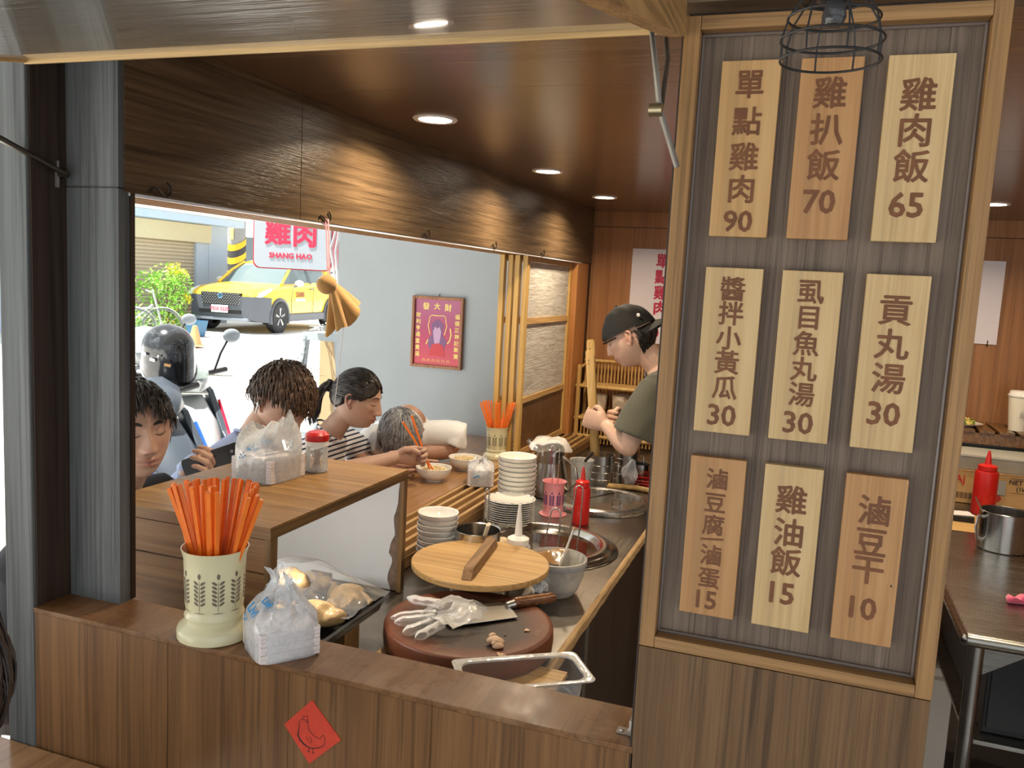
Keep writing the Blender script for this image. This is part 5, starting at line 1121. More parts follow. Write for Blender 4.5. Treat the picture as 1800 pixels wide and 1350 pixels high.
# cables
ca = thing('cable_bundle', 'bundle of loose grey cables between the sign and grey wall', 'cables', (-2.75,4.5,1.6))
for k in range(7):
    B().tube([(-2.78+.02*k,4.62,2.62),(-2.80+.018*k,4.60,1.95),(-2.86+.035*k,4.62,1.80-.02*k),(-2.80+.014*k,4.60,1.55),(-2.76+.01*k,4.60,1.40-.05*k)], .007, 6).build('cable', P('cable grey', (.55,.57,.58), .5), ca, w=True, smooth=True)
ob = solo(B().ball((-2.86,5.05,1.66),(.05,.05,.09),14,10).tube([(-2.86,5.05,1.7),(-2.86,5.05,2.62)],.004,5), 'blue_bottle', 'blue plastic bottle hanging by the cables', 'bottle', P('bright blue', (.02,.06,.6), .3), smooth=True)
ob = solo(B().ball((-2.82,4.98,1.83),(.05,.05,.06),14,10).tube([(-2.82,4.98,1.88),(-2.82,4.98,2.62)],.003,5), 'lilac_bag', 'small lilac bag hanging above the blue bottle', 'bag', P('lilac plastic', (.55,.40,.75), .4), smooth=True)

# perforated angle rack
ra = thing('angle_rack', 'white perforated angle-iron trestle with a cardboard sheet inside', 'rack', (-2.50,3.98,0))
MW2 = P('rack white', (.36,.41,.44), .5)
tops = [(-2.58,3.95),(-2.42,4.00),(-2.56,4.15),(-2.40,4.20)]
for i, (x, y) in enumerate(tops):
    fx, fy = (x + (-.16 if i % 2 == 0 else .13), y)
    a, c = Vector((x,y,1.31)), Vector((fx,fy,0)); p = B().tube([a,c], .022, 4, flat=.35, up=(.2,-1,0)).build('leg', MW2, ra, w=True)
    hb = B()
    for k in range(40): q = a.lerp(c, (k+.5)/40); hb.box(q.x-.005,q.x+.005,q.y-.0125,q.y-.0075,q.z-.008,q.z+.008)
    hb.build('slot_row', P('slot grey', (.30,.34,.36), .6), ra, w=True, kind='stuff')
for z in (1.30,.75): 
    s_ = (1.31-z)*.12; B().box(-2.60-s_,-2.39+s_,3.94,3.965,z-.02,z+.02).build('rail', MW2, ra, w=True); B().box(-2.60-s_,-2.39+s_,4.17,4.20,z-.02,z+.02).build('rail', MW2, ra, w=True)
B().box(-2.56,-2.41,4.05,4.07,.10,1.27).build('cardboard_sheet', P('tan cardboard', (.50,.36,.20), .8), ra, w=True)
b = B()
for k in range(14): b.tube([(-2.6+.2*random.random(),3.95+.2*random.random(),1.33),(-2.6+.2*random.random(),3.95+.2*random.random(),1.345+.02*random.random()),(-2.6+.2*random.random(),3.95+.2*random.random(),1.33)], .004, 5)
b.build('wire_scraps', MC['cable grey'], ra, w=True, kind='stuff')

# scooters
def scooter(loc, rz, lab, main, accent, trim, mirror=True):
    t = thing('scooter', lab, 'motor scooter', loc, rz, None); mb_, ma, mt = main, accent, trim
    for x in (.64,-.62):
        w_ = B().lathe([(.17,-.05),(.22,-.05),(.245,-.02),(.245,.02),(.22,.05),(.17,.05)], 32, M=Matrix.Rotation(PI/2,3,'X'), o=(x,0,.245)).build('wheel', MTY, t, smooth=40)
        B().lathe([(.0005,-.03),(.05,-.04),(.06,-.01),(.17,-.03),(.17,.03),(.06,.01),(.05,.04),(.0005,.03)], 24, M=Matrix.Rotation(PI/2,3,'X'), o=(x,0,.245)).build('rim', M_IRON, w_, smooth=40)
    B().tube([(.64,-.07,.25),(.50,-.06,.62)], .022, 8).build('fork', M_IRON, t); B().tube([(.64,.07,.25),(.50,.06,.62)], .022, 8).build('fork', M_IRON, t)
    B().loft([[(.42,-.03*s,.46),(.64,-.08*s,.49),(.86,-.05*s,.40),(.88,0,.38),(.86,.05*s,.40),(.64,.08*s,.49),(.42,.03*s,.46),(.64,0,.52)] for s in (1,)] + [[(.42,-.03,.44),(.64,-.08,.46),(.86,-.05,.37),(.88,0,.35),(.86,.05,.37),(.64,.08,.46),(.42,.03,.44),(.64,0,.49)]]).build('front_fender', mb_, t, smooth=50)
    def cs(x, w_, z0, z1, lean=0): return [(x+lean,-w_*.5,z0),(x,-w_,z0+(z1-z0)*.3),(x-lean*.3,-w_*.92,z0+(z1-z0)*.7),(x-lean*.6,-w_*.45,z1),(x-lean*.6,w_*.45,z1),(x-lean*.3,w_*.92,z0+(z1-z0)*.7),(x,w_,z0+(z1-z0)*.3),(x+lean,w_*.5,z0)]
    B().loft([cs(*a) for a in ((.34,.22,.30,.86,.02),(.44,.21,.34,.90,.04),(.56,.17,.42,.84,.06),(.68,.11,.48,.72,.06),(.77,.04,.52,.60,.03))]).build('front_shield', mb_, t, smooth=40)
    for s in (-1,1):
        B().prism([(.80,.56),(.60,.70),(.40,.92),(.30,.96),(.42,.80),(.66,.58)], s*.155-.02, s*.155+.02, 'y', M=None).build('side_fairing', mt, t, bevel=.006)
        B().prism([(.78,.55),(.58,.66),(.46,.62),(.70,.50)], s*.135-.02, s*.150+.015, 'y').build('headlight_lens', P('scooter lens', (.55,.62,.66), .08, coat=.5), t, bevel=.006)
        B().tube([(.81,s*.13,.57),(.60,s*.175,.70),(.44,s*.19,.86)], .010, 6).build('accent_line', ma, t)
        B().tube([(.72,s*.13,.47),(.50,s*.20,.52),(.36,s*.22,.60)], .010, 6).build('accent_line', ma, t)
        B().ball((.60,s*.20,.58),(.035,.02,.028),12,8).build('turn_signal', P('amber lens', (.9,.35,.02), .3), t, smooth=True)
    B().loft([cs(*a) for a in ((.16,.06,.98,1.02,.0),(.22,.16,.93,1.07,.01),(.32,.19,.90,1.09,.03),(.42,.14,.90,1.05,.04),(.50,.06,.92,1.0,.02))]).build('handlebar_cowl', mb_, t, smooth=50)
    if mirror: B().loft([[(.46,-.12,1.0),(.50,0,1.0),(.46,.12,1.0)],[(.40,-.13,1.10),(.44,0,1.12),(.40,.13,1.10)],[(.30,-.09,1.17),(.33,0,1.19),(.30,.09,1.17)]], cap=False, close=False).build('windscreen', film('tinted windscreen', (.45,.55,.52), .55, .05), t, smooth=70)
    for s in (-1,1):
        B().tube([(.27,s*.17,1.0),(.22,s*.34,1.02)], .017, 10).build('grip', M_BLACK, t); B().tube([(.29,s*.20,.995),(.32,s*.34,.985)], .006, 6).build('brake_lever', M_STEEL, t)
        if mirror:
            mr = B().tube([(.27,s*.24,1.02),(.27,s*.28,1.13),(.25,s*.33,1.20)], .008, 8).build('mirror_stem', M_BLACK, t, smooth=True)
            B().ball((.25,s*.36,1.235),(.018,.060,.045),16,10).build('mirror_head', P('mirror back grey', (.30,.34,.38), .2), mr, smooth=True)
    B().box(-.05,.36,-.17,.17,.27,.31).build('floorboard', M_BLACK, t, bevel=.01); B().box(.27,.36,-.19,.19,.32,.86).build('leg_shield', mt, t, bevel=.02)
    B().loft([cs(*a) for a in ((0,.12,.28,.70,0),(-.15,.17,.30,.74,0),(-.45,.19,.42,.76,0),(-.75,.16,.55,.80,0),(-.92,.06,.66,.80,0))]).build('rear_body', mb_, t, smooth=50)
    B().loft([cs(*a) for a in ((.02,.08,.72,.78,0),(-.1,.14,.74,.82,0),(-.4,.15,.76,.84,0),(-.7,.12,.80,.89,0),(-.8,.05,.82,.87,0))]).build('seat', P('seat vinyl', (.03,.03,.032), .5), t, smooth=50)
    B().tube([(-.15,.0,.30),(-.62,.12,.25)], .05, 8).build('engine', M_IRON, t); B().ball((-.93,0,.74),(.03,.10,.04),12,8).build('tail_lamp', M_RED, t, smooth=True)
    return t
MSW = P('scooter white', (.40,.43,.43), .3, coat=.3); MSG = P('scooter slate', (.055,.07,.09), .4, coat=.1); MSB = P('scooter blue', (.02,.10,.55), .25, coat=.6)
scooter((-3.82,4.20,-.015), -.45, 'white scooter with red trim lines, right of the helmet', MSW, P('scooter red', (.70,.01,.04), .3), MSG)
scooter((-3.42,3.45,-.015), -.30, 'slate grey scooter with blue trim nearest the window frame', MSG, MSB, MSG, False)
scooter((-5.0,5.2,-.01), -.5, 'pale scooter farther back behind the helmet', MSW, MSW, MSG)
he = thing('helmet', 'scratched glossy black open-face helmet hanging on a scooter handlebar', 'helmet', (-3.25,3.65,1.135))
n = 28; rings = []
for i in range(15):
    t_ = PI*.53*i/14; e_ = max(math.sin(t_), .02); ring = []
    for j in range(n):
        a = 2*PI*j/n; dip = 0 if t_ < 1.2 else (t_-1.2)*.20*(1-math.cos(a-2.3))
        ring.append((.148*e_*math.cos(a), .128*e_*math.sin(a), .135*math.cos(t_)-dip))
    rings.append(ring)
m, nt, bs = newmat('scratched black shell'); nt.links.new(ramp(nt, noise(nt, coords(nt), 14, 6, .75, .4), [(.52,(.010,.011,.013)),(.78,(.12,.14,.16))]), bs.inputs['Base Color']); bs.inputs['Roughness'].default_value = .16; bs.inputs['Coat Weight'].default_value = .5
HM = rotm(.15,.12,0)
B().loft(rings[::-1], cap=False, M=HM, o=(0,0,.06)).build('shell', m, he, smooth=70)
B().loft([[tuple(Vector(p)*.93) for p in r] for r in rings[::-1]], cap=False, M=HM, o=(0,0,.062)).build('lining', M_BLACK, he, smooth=70)
B().tube([Vector(p)*1.005 for p in rings[-1]+[rings[-1][0]]], .007, 6, cap=False, M=HM, o=(0,0,.06)).build('edge_trim', P('helmet trim grey', (.2,.22,.24), .4), he, smooth=True)
for k, (a, c) in enumerate(((-1.9,(.7,.75,.75)),(-1.5,(.75,.78,.8)),(-.95,(.75,.45,.2)))):
    t_ = 1.42; p = HM @ Vector((.152*math.cos(a)*.99,.132*math.sin(a)*.99,.02-.02*k)) ; B().box(-.016,.016,-.0015,.0015,-.007,.007,M=rotm(0,.2,a+PI/2)).move(o=p+Vector((0,0,.03))).build('sticker', P('sticker %d' % k, c, .4), he)
B().ball(HM @ Vector((.152*math.cos(-1.25),.132*math.sin(-1.25),.055)), .008, 10, 8).build('rivet', MSI, he, smooth=True)
# bottom-left table
tb_ = thing('corner_table', 'glossy brown table top corner at bottom left', 'table', (-1.8,.8,0))
B().box(-2.2,-1.0,.30,1.041,.76,.797).build('top', MC['dining counter top'], tb_, w=True, bevel=.004)
for x,y in ((-2.15,.35),(-1.05,.35),(-2.15,.98),(-1.05,.98)): B().box(x-.02,x+.02,y-.02,y+.02,0,.759).build('leg', M_BLACK, tb_, w=True)
# ================================================================== PEOPLE
def face_pt(D):
    """D: (n,3) unit directions, +x is the face. returns points of a head centred between the ears, crown z=.118, chin z=-.118"""
    D = np.asarray(D, float); D = D/np.linalg.norm(D, axis=1, keepdims=True)
    P_ = D*np.array([.096,.076,.118])
    x, y, z = P_.T.copy()
    lo = np.clip(-z/.118, 0, 1)
    y = y*(1-.34*lo**1.6); fr = D[:,0] > 0
    x = np.where(fr, x*(1+.02*lo), x*(1-.50*np.clip((-z-.02)/.09, 0, 1)))
    x = np.where(fr & (z < -.03), x + .023*np.clip((-z-.03)/.07,0,1)*np.clip(D[:,0]*1.4,0,1), x)
    x = np.where(~fr, x*1.06, x)
    G = lambda cy, cz, sy, sz: np.exp(-((y-cy)**2/(2*sy**2)+(z-cz)**2/(2*sz**2)))
    f = np.clip(D[:,0]*2.2, 0, 1)
    yy = np.abs(y)
    GG = lambda cy, cz, sy, sz: np.exp(-((yy-cy)**2/(2*sy**2)+(z-cz)**2/(2*sz**2)))
    t = np.clip((.022-z)/.052, 0, 1); nose = np.where((z < .030), (.004+.021*t)*np.exp(-(y**2)/(2*(.0058+.0042*t)**2)), 0)*np.where(z < -.030, np.exp(-((z+.030)/.0065)**2), 1)*np.where(z > .02, np.clip((.03-z)/.01, 0, 1), 1)
    wing = .009*GG(.0125,-.031,.005,.0065)
    eye = -.0085*GG(.031,.014,.014,.010) + .0050*GG(.031,.010,.0095,.0075)
    brow = .0035*GG(.026,.034,.020,.006); lips = .0085*G(0,-.0545,.015,.0045)+.0078*G(0,-.067,.013,.0055)-.0060*G(0,-.0605,.018,.0020)-.003*G(0,-.079,.016,.005)
    chin = .006*G(0,-.095,.016,.012); chk = .0035*GG(.045,-.018,.016,.018)
    x = x + f*(nose*1.08+wing*1.1+eye*1.2+brow*1.2+lips*1.15+chin+chk)
    return np.stack([x,y,z],1)
def sphere_dirs(nu, nv):
    out = []
    for j in range(nv+1):
        t_ = PI*j/nv; s = max(math.sin(t_), .004)
        out.append([(s*math.cos(2*PI*i/nu), s*math.sin(2*PI*i/nu), -math.cos(t_)) for i in range(nu)])
    return out
def head_b(Mh, hc, sc):
    dirs = sphere_dirs(140, 110); b = B(); rings = []
    for r in dirs: rings.append([tuple(p) for p in face_pt(r)*sc])
    b.loft(rings)
    for s in (-1, 1):
        b.tube([Vector(p)*sc for p in ((.004,s*.070,-.030),(-.004,s*.079,-.020),(-.014,s*.087,.0),(-.016,s*.089,.016),(-.006,s*.085,.028),(.006,s*.078,.022),(.008,s*.073,.010))], [.0052*sc,.0055*sc,.0050*sc,.0050*sc,.0050*sc,.0046*sc,.004*sc], 10)
        b.ball(Vector((-.003,s*.078,.002))*sc, (.013*sc,.0045*sc,.026*sc), 14, 10, M=rotm(0,0,s*.5)); b.ball(Vector((.004,s*.075,-.026))*sc, (.008*sc,.005*sc,.009*sc), 10, 8)
        b.ball(Vector((.008,s*.074,.000))*sc, (.004*sc,.004*sc,.007*sc), 8, 6)
    return b.move(M=Mh).move(o=hc)
def limb(b, pts, rs, n=20, flat=1.0, up=None): return b.tube(pts, rs, n, flat=flat, up=up)
def bez(pts, n):
    pts = [Vector(p) for p in pts]; out = []
    for i in range(n+1):
        t = i/n*(len(pts)-1); k = min(int(t), len(pts)-2); u = t-k
        p0 = pts[max(k-1,0)]; p1 = pts[k]; p2 = pts[k+1]; p3 = pts[min(k+2,len(pts)-1)]
        out.append(.5*((2*p1)+(p2-p0)*u+(2*p0-5*p1+4*p2-p3)*u*u+(3*p1-p0-3*p2+p3)*u**3))
    return out
def hand_b(b, wrist, X, T, curls=(55,80,50), sc=1., side=1, spread=.0, thumb=((.030,.034,-.010),(.060,.046,-.022),(.082,.034,-.034),(.096,.018,-.036)), cv=(0,0,0,0)):
    """wrist point, X = towards the knuckles, T = towards the thumb side, palm normal -Z where Z = X x T * side"""
    X = Vector(X).normalized(); T = Vector(T); T = (T - X*T.dot(X)).normalized(); Z = X.cross(T)*side
    W = Vector(wrist); L = lambda x, t, z: W + X*(x*sc) + T*(t*sc) + Z*(z*sc)
    b.loft([[L(x, w_*math.cos(a)+c, h_*math.sin(a)) for a in np.linspace(0,2*PI,20,endpoint=False)] for x, w_, h_, c in ((-.03,.026,.019,0),(0,.027,.019,0),(.03,.036,.018,.002),(.06,.041,.016,.002),(.082,.040,.0135,.001),(.092,.034,.010,0))])
    for k, (t, ln, r) in enumerate(((.030,.95,.0092),(.010,1.05,.0094),(-.010,1.0,.0090),(-.029,.80,.0080))):
        p = L(.080, t, 0); a = 0; pts = [L(.06,t,-.001), p]
        for s, c in zip((.044,.027,.021), curls):
            a += math.radians(c+cv[k]); d = X*math.cos(a) - Z*math.sin(a) + T*(spread*(1.5-k))
            for q in (.5, 1.): pts.append(p + d*(s*ln*sc*q))
            p = pts[-1]
        n_ = len(pts); b.tube(pts, [r*sc*(1.0-.22*i/(n_-1))*(1.06 if i in (3,5) else 1) for i in range(n_-1)]+[r*sc*.55], 12)
    b.tube([L(.012,.018,-.004)]+[L(*q) for q in thumb], [.0155*sc,.0145*sc,.0115*sc,.0105*sc,.0075*sc], 12)
    return b
def skin_mat(name, c):
    m, nt, bs = newmat(name); at = N(nt, 'ShaderNodeAttribute'); at.attribute_name = 'tint'
    n1 = noise(nt, coords(nt), 26, 4); base = ramp(nt, n1, [(.3, tuple(k*.9 for k in c)), (.7, c)])
    sp_ = N(nt, 'ShaderNodeSeparateColor'); nt.links.new(at.outputs['Color'], sp_.inputs[0])
    r = mix(nt, base, (c[0]*.72, c[1]*.42, c[2]*.42), sp_.outputs[0]); r = mix(nt, r, (c[0]*.45, c[1]*.42, c[2]*.42), sp_.outputs[1])
    nt.links.new(r, bs.inputs['Base Color']); bs.inputs['Roughness'].default_value = .48; bs.inputs['Subsurface Weight'].default_value = .12
    bs.inputs['Subsurface Radius'].default_value = (.012,.005,.003); bs.inputs['Subsurface Scale'].default_value = .5
    bump(nt, bs, noise(nt, coords(nt), 400, 3), .08, .0006); return m
def paint(ob, Mh, hc, sc, off, stubble):
    me = ob.data; n = len(me.vertices); co = np.empty(n*3); me.vertices.foreach_get('co', co); co = co.reshape(-1,3)+np.array(off)
    Mi = np.array(Mh.inverted()); P_ = ((co-np.array(hc)) @ Mi.T)/sc; x,y,z = P_.T; yy = np.abs(y)
    G = lambda cy, cz, sy, sz: np.exp(-((yy-cy)**2/(2*sy**2)+(z-cz)**2/(2*sz**2)))
    near = (np.linalg.norm(P_, axis=1) < .16) & (x > .02)
    red = np.where(near, .95*(G(0,-.0545,.017,.0045)+G(0,-.067,.015,.005))+.25*G(.04,-.02,.015,.015)+.3*G(.0,-.03,.014,.008), 0) + np.where((yy > .073)&(np.abs(z)<.04)&(np.abs(x)<.04), .4, 0)
    drk = np.where(near, .65*G(.031,.008,.014,.0022)+.7*G(.006,-.0405,.0035,.0022)+.8*G(0,-.0605,.016,.0013)+stubble*(G(.0,-.085,.04,.018)+.6*G(0,-.047,.014,.004)), 0)
    a = me.color_attributes.new('tint', 'FLOAT_COLOR', 'POINT'); c = np.zeros((n,4)); c[:,0] = np.clip(red,0,1); c[:,1] = np.clip(drk,0,1); c[:,3] = 1
    a.data.foreach_set('color', c.ravel())
def hair_mat(name, c, c2):
    m, nt, bs = newmat(name); n1 = noise(nt, coords(nt), 90, 4, .7, .6)
    nt.links.new(ramp(nt, n1, [(.35,c),(.68,c2)]), bs.inputs['Base Color']); bs.inputs['Roughness'].default_value = .34; bs.inputs['Specular IOR Level'].default_value = .45
    return m
def hair_b(keep, flow, Mh, hc, sc, n, thick=.013, ln=(.03,.07), r=.0035, seed=1, lift=.004, shell=True):
    """keep(d)->bool on unit directions, flow(d)->tangent direction"""
    rg = np.random.default_rng(seed); b = B()
    if shell:
        D = sphere_dirs(72, 56); idx = {}; vs = []
        for j, r_ in enumerate(D):
            p = face_pt(r_); 
            for i, q in enumerate(p):
                d = r_[i]; k = thick if keep(d) else -.006
                nn = np.array(q)/np.linalg.norm(q); k += .0022*math.sin(11*d[0]+9*d[1]*2+3)+.0018*math.sin(23*d[1]+7*d[2]) if k > 0 else 0
                vs.append(tuple((q+nn*k)*sc))
        fs = []
        nu = 72
        for j in range(56):
            for i in range(nu):
                a, b_, c, d = j*nu+i, j*nu+(i+1)%nu, (j+1)*nu+(i+1)%nu, (j+1)*nu+i
                if keep(D[j][i]) or keep(D[j+1][i]): fs.append((a,b_,c,d))
        b.add(vs, fs)
    cnt = 0
    while cnt < n:
        d = rg.normal(size=3); d /= np.linalg.norm(d)
        if not keep(d): continue
        cnt += 1; L = rg.uniform(*ln); k = 6; pts = []; dd = d.copy(); h = thick*rg.uniform(.75,1.1)
        for i in range(k+1):
            q = face_pt([dd])[0]; nn = q/np.linalg.norm(q); w_ = h + lift*math.sin(PI*i/k)*rg.uniform(.5,1.3) + .0008
            pts.append((q+nn*w_)*sc)
            fl = np.array(flow(dd)) + rg.normal(size=3)*.12; fl -= dd*fl.dot(dd); fl /= (np.linalg.norm(fl)+1e-9)
            dd = dd + fl*(L/k/.10); dd /= np.linalg.norm(dd)
        rr = r*rg.uniform(.6,1.3)*sc
        b.tube([tuple(p) for p in pts], [rr*.5,rr,rr*1.1,rr,rr*.9,rr*.6,rr*.12], 5, flat=.45, up=tuple(nn))
    return b.move(M=Mh).move(o=hc)
def brows_b(Mh, hc, sc, w_=1.):
    b = B()
    for s in (-1, 1):
        ys = np.linspace(.013,.048,7); zs = [.0325,.0350,.0365,.0370,.0362,.0335,.0295]
        pts = []
        for y, z in zip(ys, zs):
            d = np.array([.093,s*y*1.05,z]); d /= np.linalg.norm(d)
            for _ in range(3):
                q = face_pt([d])[0]; d = d + np.array([0, s*y-q[1], z-q[2]])*8; d /= np.linalg.norm(d)
            q = face_pt([d])[0]; pts.append((q+q/np.linalg.norm(q)*.0012)*sc)
        b.tube([tuple(p) for p in pts], [x*w_*sc for x in (.0016,.0030,.0034,.0032,.0028,.0020,.0006)], 6, flat=.4, up=(1,0,0))
    return b.move(M=Mh).move(o=hc)
def lash_b(Mh, hc, sc):
    b = B()
    for s in (-1, 1):
        pts = []
        for y, z in zip(np.linspace(.018,.046,7), (.0085,.0060,.0045,.0040,.0045,.0060,.0090)):
            d = np.array([.093,s*y*1.05,z]); d /= np.linalg.norm(d)
            for _ in range(3):
                q = face_pt([d])[0]; d = d + np.array([0, s*y-q[1], z-q[2]])*8; d /= np.linalg.norm(d)
            q = face_pt([d])[0]; pts.append((q+q/np.linalg.norm(q)*.0006)*sc)
        b.tube([tuple(p) for p in pts], [x*sc for x in (.0006,.0010,.0012,.0012,.0012,.0010,.0005)], 6, up=(1,0,0))
    return b.move(M=Mh).move(o=hc)
def wrinkle(b, amp, seed):
    V = np.array(b.v); rg = np.random.default_rng(seed); D = np.zeros(len(V))
    for k in range(7):
        d = rg.normal(size=3); d /= np.linalg.norm(d); f = rg.uniform(18,60); D += np.sin(V@d*f + 1.5*np.sin(V@rg.normal(size=3)*14)+rg.uniform(0,6))/(1+k*.3)
    c = V.mean(0); n = V-c; n[:,2] *= .2; n /= np.linalg.norm(n, axis=1, keepdims=True)+1e-9
    V = V + n*(D*amp)[:,None]; b.v = [tuple(p) for p in V]; return b
def ring(c, wid, dep, ax, up, n=28, p=2.3):
    ax = Vector(ax).normalized(); up = Vector(up).normalized(); fr = ax.cross(up).normalized(); ax = up.cross(fr).normalized(); out = []
    for i in range(n):
        a = 2*PI*i/n; cc, s_ = math.cos(a), math.sin(a); d = (abs(cc)**p+abs(s_)**p)**(-1/p)
        out.append(tuple(Vector(c)+ax*(wid*cc*d)+fr*(dep*s_*d)))
    return out
def torso_b(hip, chest, neck, shL, shR, k=1., neckr=.058):
    """chain of rings from hip to neck"""
    hip, chest, neck, shL, shR = [Vector(v) for v in (hip, chest, neck, shL, shR)]
    ax = (shL-shR); b = B(); m1 = hip.lerp(chest, .5); u0 = (chest-hip).normalized(); u1 = (neck-chest).normalized(); sm = (shL+shR)/2
    w_ = ax.length/2
    b.loft([ring(hip,.165*k,.115*k,ax,u0), ring(m1,.150*k,.108*k,ax,u0), ring(chest,.165*k,.118*k,ax,u0), ring(chest.lerp(neck,.45),(w_*.86)*k,.108*k,ax,(u0+u1)/2), ring(chest.lerp(neck,.78),(w_*.70)*k,.080*k,ax,u1), ring(neck,.070*k,.062*k,ax,u1)])
    b.tube([shR.lerp(sm,-.06), shR.lerp(sm,.25), sm+u1*.012, shL.lerp(sm,.25), shL.lerp(sm,-.06)], [.052*k,.060*k,.058*k,.060*k,.052*k], 20)
    return b
def person(label, hc, yaw, pitch, roll, sc, hip, chest, neck, shL, shR, armL, armR, tone, cloth, hairspec, sleeve=.6, collar=True, seated=True, foot=None, seed=1, stubble=0., handL=None, handR=None, vox=.0026, pants=None, bod=1., extra=None, slk=1.22, nkr=1.):
    hc = Vector(hc); t = thing('person', label, 'person', (hip[0], hip[1], 0))
    Mh = Matrix.Rotation(yaw,3,'Z') @ Matrix.Rotation(pitch,3,'Y') @ Matrix.Rotation(roll,3,'X')
    b = head_b(Mh, hc, sc)
    nk0 = hc + Mh @ Vector((-.022,0,-.062))*sc
    nv = Vector(neck); limb(b, bez([nk0 + (nk0-nv).normalized()*.02, nk0, nk0.lerp(nv,.5), nv, nv+(nv-nk0).normalized()*.03], 10), [.050*sc*nkr]*5+[q*nkr for q in (.050,.051,.054,.058,.062,.066)], 24)
    b.add(*(lambda q: (q.v, q.f))(torso_b(hip, chest, neck, shL, shR, .88*bod)))
    for arm, hand, sh in ((armL, handL, shL), (armR, handR, shR)):
        e, w_ = Vector(arm[0]), Vector(arm[1]); s = Vector(sh)
        limb(b, bez([s, s.lerp(e,.5), e], 8), [.046,.046,.046,.045,.044,.042,.040,.038,.037], 18); b.ball(e, .0375, 16, 12)
        limb(b, bez([e, e.lerp(w_,.3), e.lerp(w_,.65), w_], 8), [.037,.040,.041,.039,.036,.033,.029,.026,.024], 18)
        if hand: hand_b(b, w_, **hand)
        else: hand_b(b, w_, (w_-e).normalized(), (0,0,1), (25,30,20))
    sk = remesh(b, vox, 1); ob = sk.build('body', skin_mat('skin of '+label[:24], tone), t, w=True, smooth=180); paint(ob, Mh, hc, sc, t.location, stubble)
    # shirt
    c = torso_b(hip, chest, neck, shL, shR, 1.0*bod)
    for arm, sh in ((armL, shL), (armR, shR)):
        s = Vector(sh); e = Vector(arm[0]); d = (e-s); tip = s + d*sleeve
        sm = (Vector(shL)+Vector(shR))/2
        c.tube([s.lerp(sm,.2), s, s+d*sleeve*.5, tip], [.058*bod,.060*bod,.058*bod*slk/1.1,.056*bod*slk], 22)
    cm = wrinkle(remesh(c, .0065, 3), .0026, seed)
    # cut neck opening
    nq = Vector(neck)+ (nk0-nv).normalized()*.010; nd = (nk0-nv).normalized(); keep = []
    for f in cm.f:
        p = sum((Vector(cm.v[i]) for i in f), Vector())/len(f); r_ = p-nq
        if r_.dot(nd) > -.004 and r_.length < .078: continue
        keep.append(f)
    cm.f = keep; sh_o = cm.build('shirt', cloth, t, w=True, smooth=180)
    if collar: B().tube([nq-nd*.006+q for q in [Matrix.Rotation(a,3,nd) @ (nd.orthogonal().normalized()*.0655) for a in np.linspace(0,2*PI,33)]], .0042, 8, cap=False).build('collar', cloth, sh_o, w=True, smooth=True)
    # legs
    pm = pants or P('dark trousers', (.03,.032,.04), .8); hp = Vector(hip); ax = (Vector(shL)-Vector(shR)); ax.z = 0; ax.normalize(); fwd = Vector((ax.y,-ax.x,0))
    lb_ = B(); lb_.loft([ring(hp+Vector((0,0,.06)),.168*bod,.118*bod,ax,(0,0,1)), ring(hp,.172*bod,.125*bod,ax,(0,0,1)), ring(hp-Vector((0,0,.07)),.160*bod,.12*bod,ax,(0,0,1))])
    for s in (-1,1):
        h0 = hp + ax*(.085*s) - Vector((0,0,.02))
        if seated: kn_ = h0 + fwd*.30 + ax*(.03*s) - Vector((0,0,.05)); an = kn_ - Vector((0,0,max(.1,kn_.z-.22))) - fwd*.10
        else: kn_ = Vector((h0.x, h0.y, .50))+fwd*.03; an = Vector((h0.x,h0.y,.10))
        lb_.tube([h0, h0.lerp(kn_,.5), kn_, kn_.lerp(an,.4), an], [.088,.078,.060,.055,.045], 18)
        sh = B().ball(an+fwd*.055-Vector((0,0,.055)), (.13,.045,.040), 18, 10, M=Matrix.Rotation(math.atan2(fwd.y,fwd.x),3,'Z')); sh.build('shoe', M_BLACK, t, w=True, smooth=True)
    remesh(lb_, .012, 3).build('trousers', pm, t, w=True, smooth=180)
    if seated:
        st = thing('bar_stool', 'round bar stool under the '+label.split(' with')[0].split(' in ')[0].replace('person ','')[:10]+'person '+('%s' % hairspec['who']), 'stool', (hp.x, hp.y, 0))
        zt = hp.z-.145
        B().lathe([(.0005,zt-.05),(.15,zt-.05),(.165,zt-.04),(.165,zt-.012),(.15,zt),(.0005,zt)], 32).build('seat', M_DARK, st, smooth=40)
        for k in range(4): a = PI/4+k*PI/2; B().tube([(.10*math.cos(a),.10*math.sin(a),zt-.05),(.17*math.cos(a),.17*math.sin(a),0)], .012, 8).build('leg', M_IRON, st, smooth=True)
    hm = hair_mat('hair of '+label[:24], *hairspec['col'])
    H = hair_b(hairspec['keep'], hairspec['flow'], Mh, hc, sc, hairspec['n'], hairspec.get('thick',.012), hairspec.get('ln',(.03,.06)), hairspec.get('r',.0035), seed, hairspec.get('lift',.004), hairspec.get('shell',True))
    if 'under' in hairspec: u_ = hair_b(hairspec['under'], hairspec['flow'], Mh, hc, sc, 160, .0045, (.012,.022), .0022, seed+40, .0008); H.add(u_.v, u_.f)
    if extra: H = extra(H, Mh, hc, sc)
    H.build('hair', hm, t, w=True, smooth=180)
    if hairspec.get('brows',1): brows_b(Mh, hc, sc, hairspec.get('brows',1)).build('eyebrows', hm, t, w=True, smooth=True)
    lash_b(Mh, hc, sc).build('eyelashes', M_BLACK, t, w=True, smooth=True)
    return t, Mh
def hl(front, side, back):   # hairline heights in direction space
    def k(d):
        th = abs(math.atan2(d[1], d[0]))/PI
        z = front + (side-front)*min(1, th/.42) if th < .42 else side+(back-side)*min(1, (th-.42)/.3)
        if .40 < th < .56 and d[2] < .12: return False
        return d[2] > z
    return k
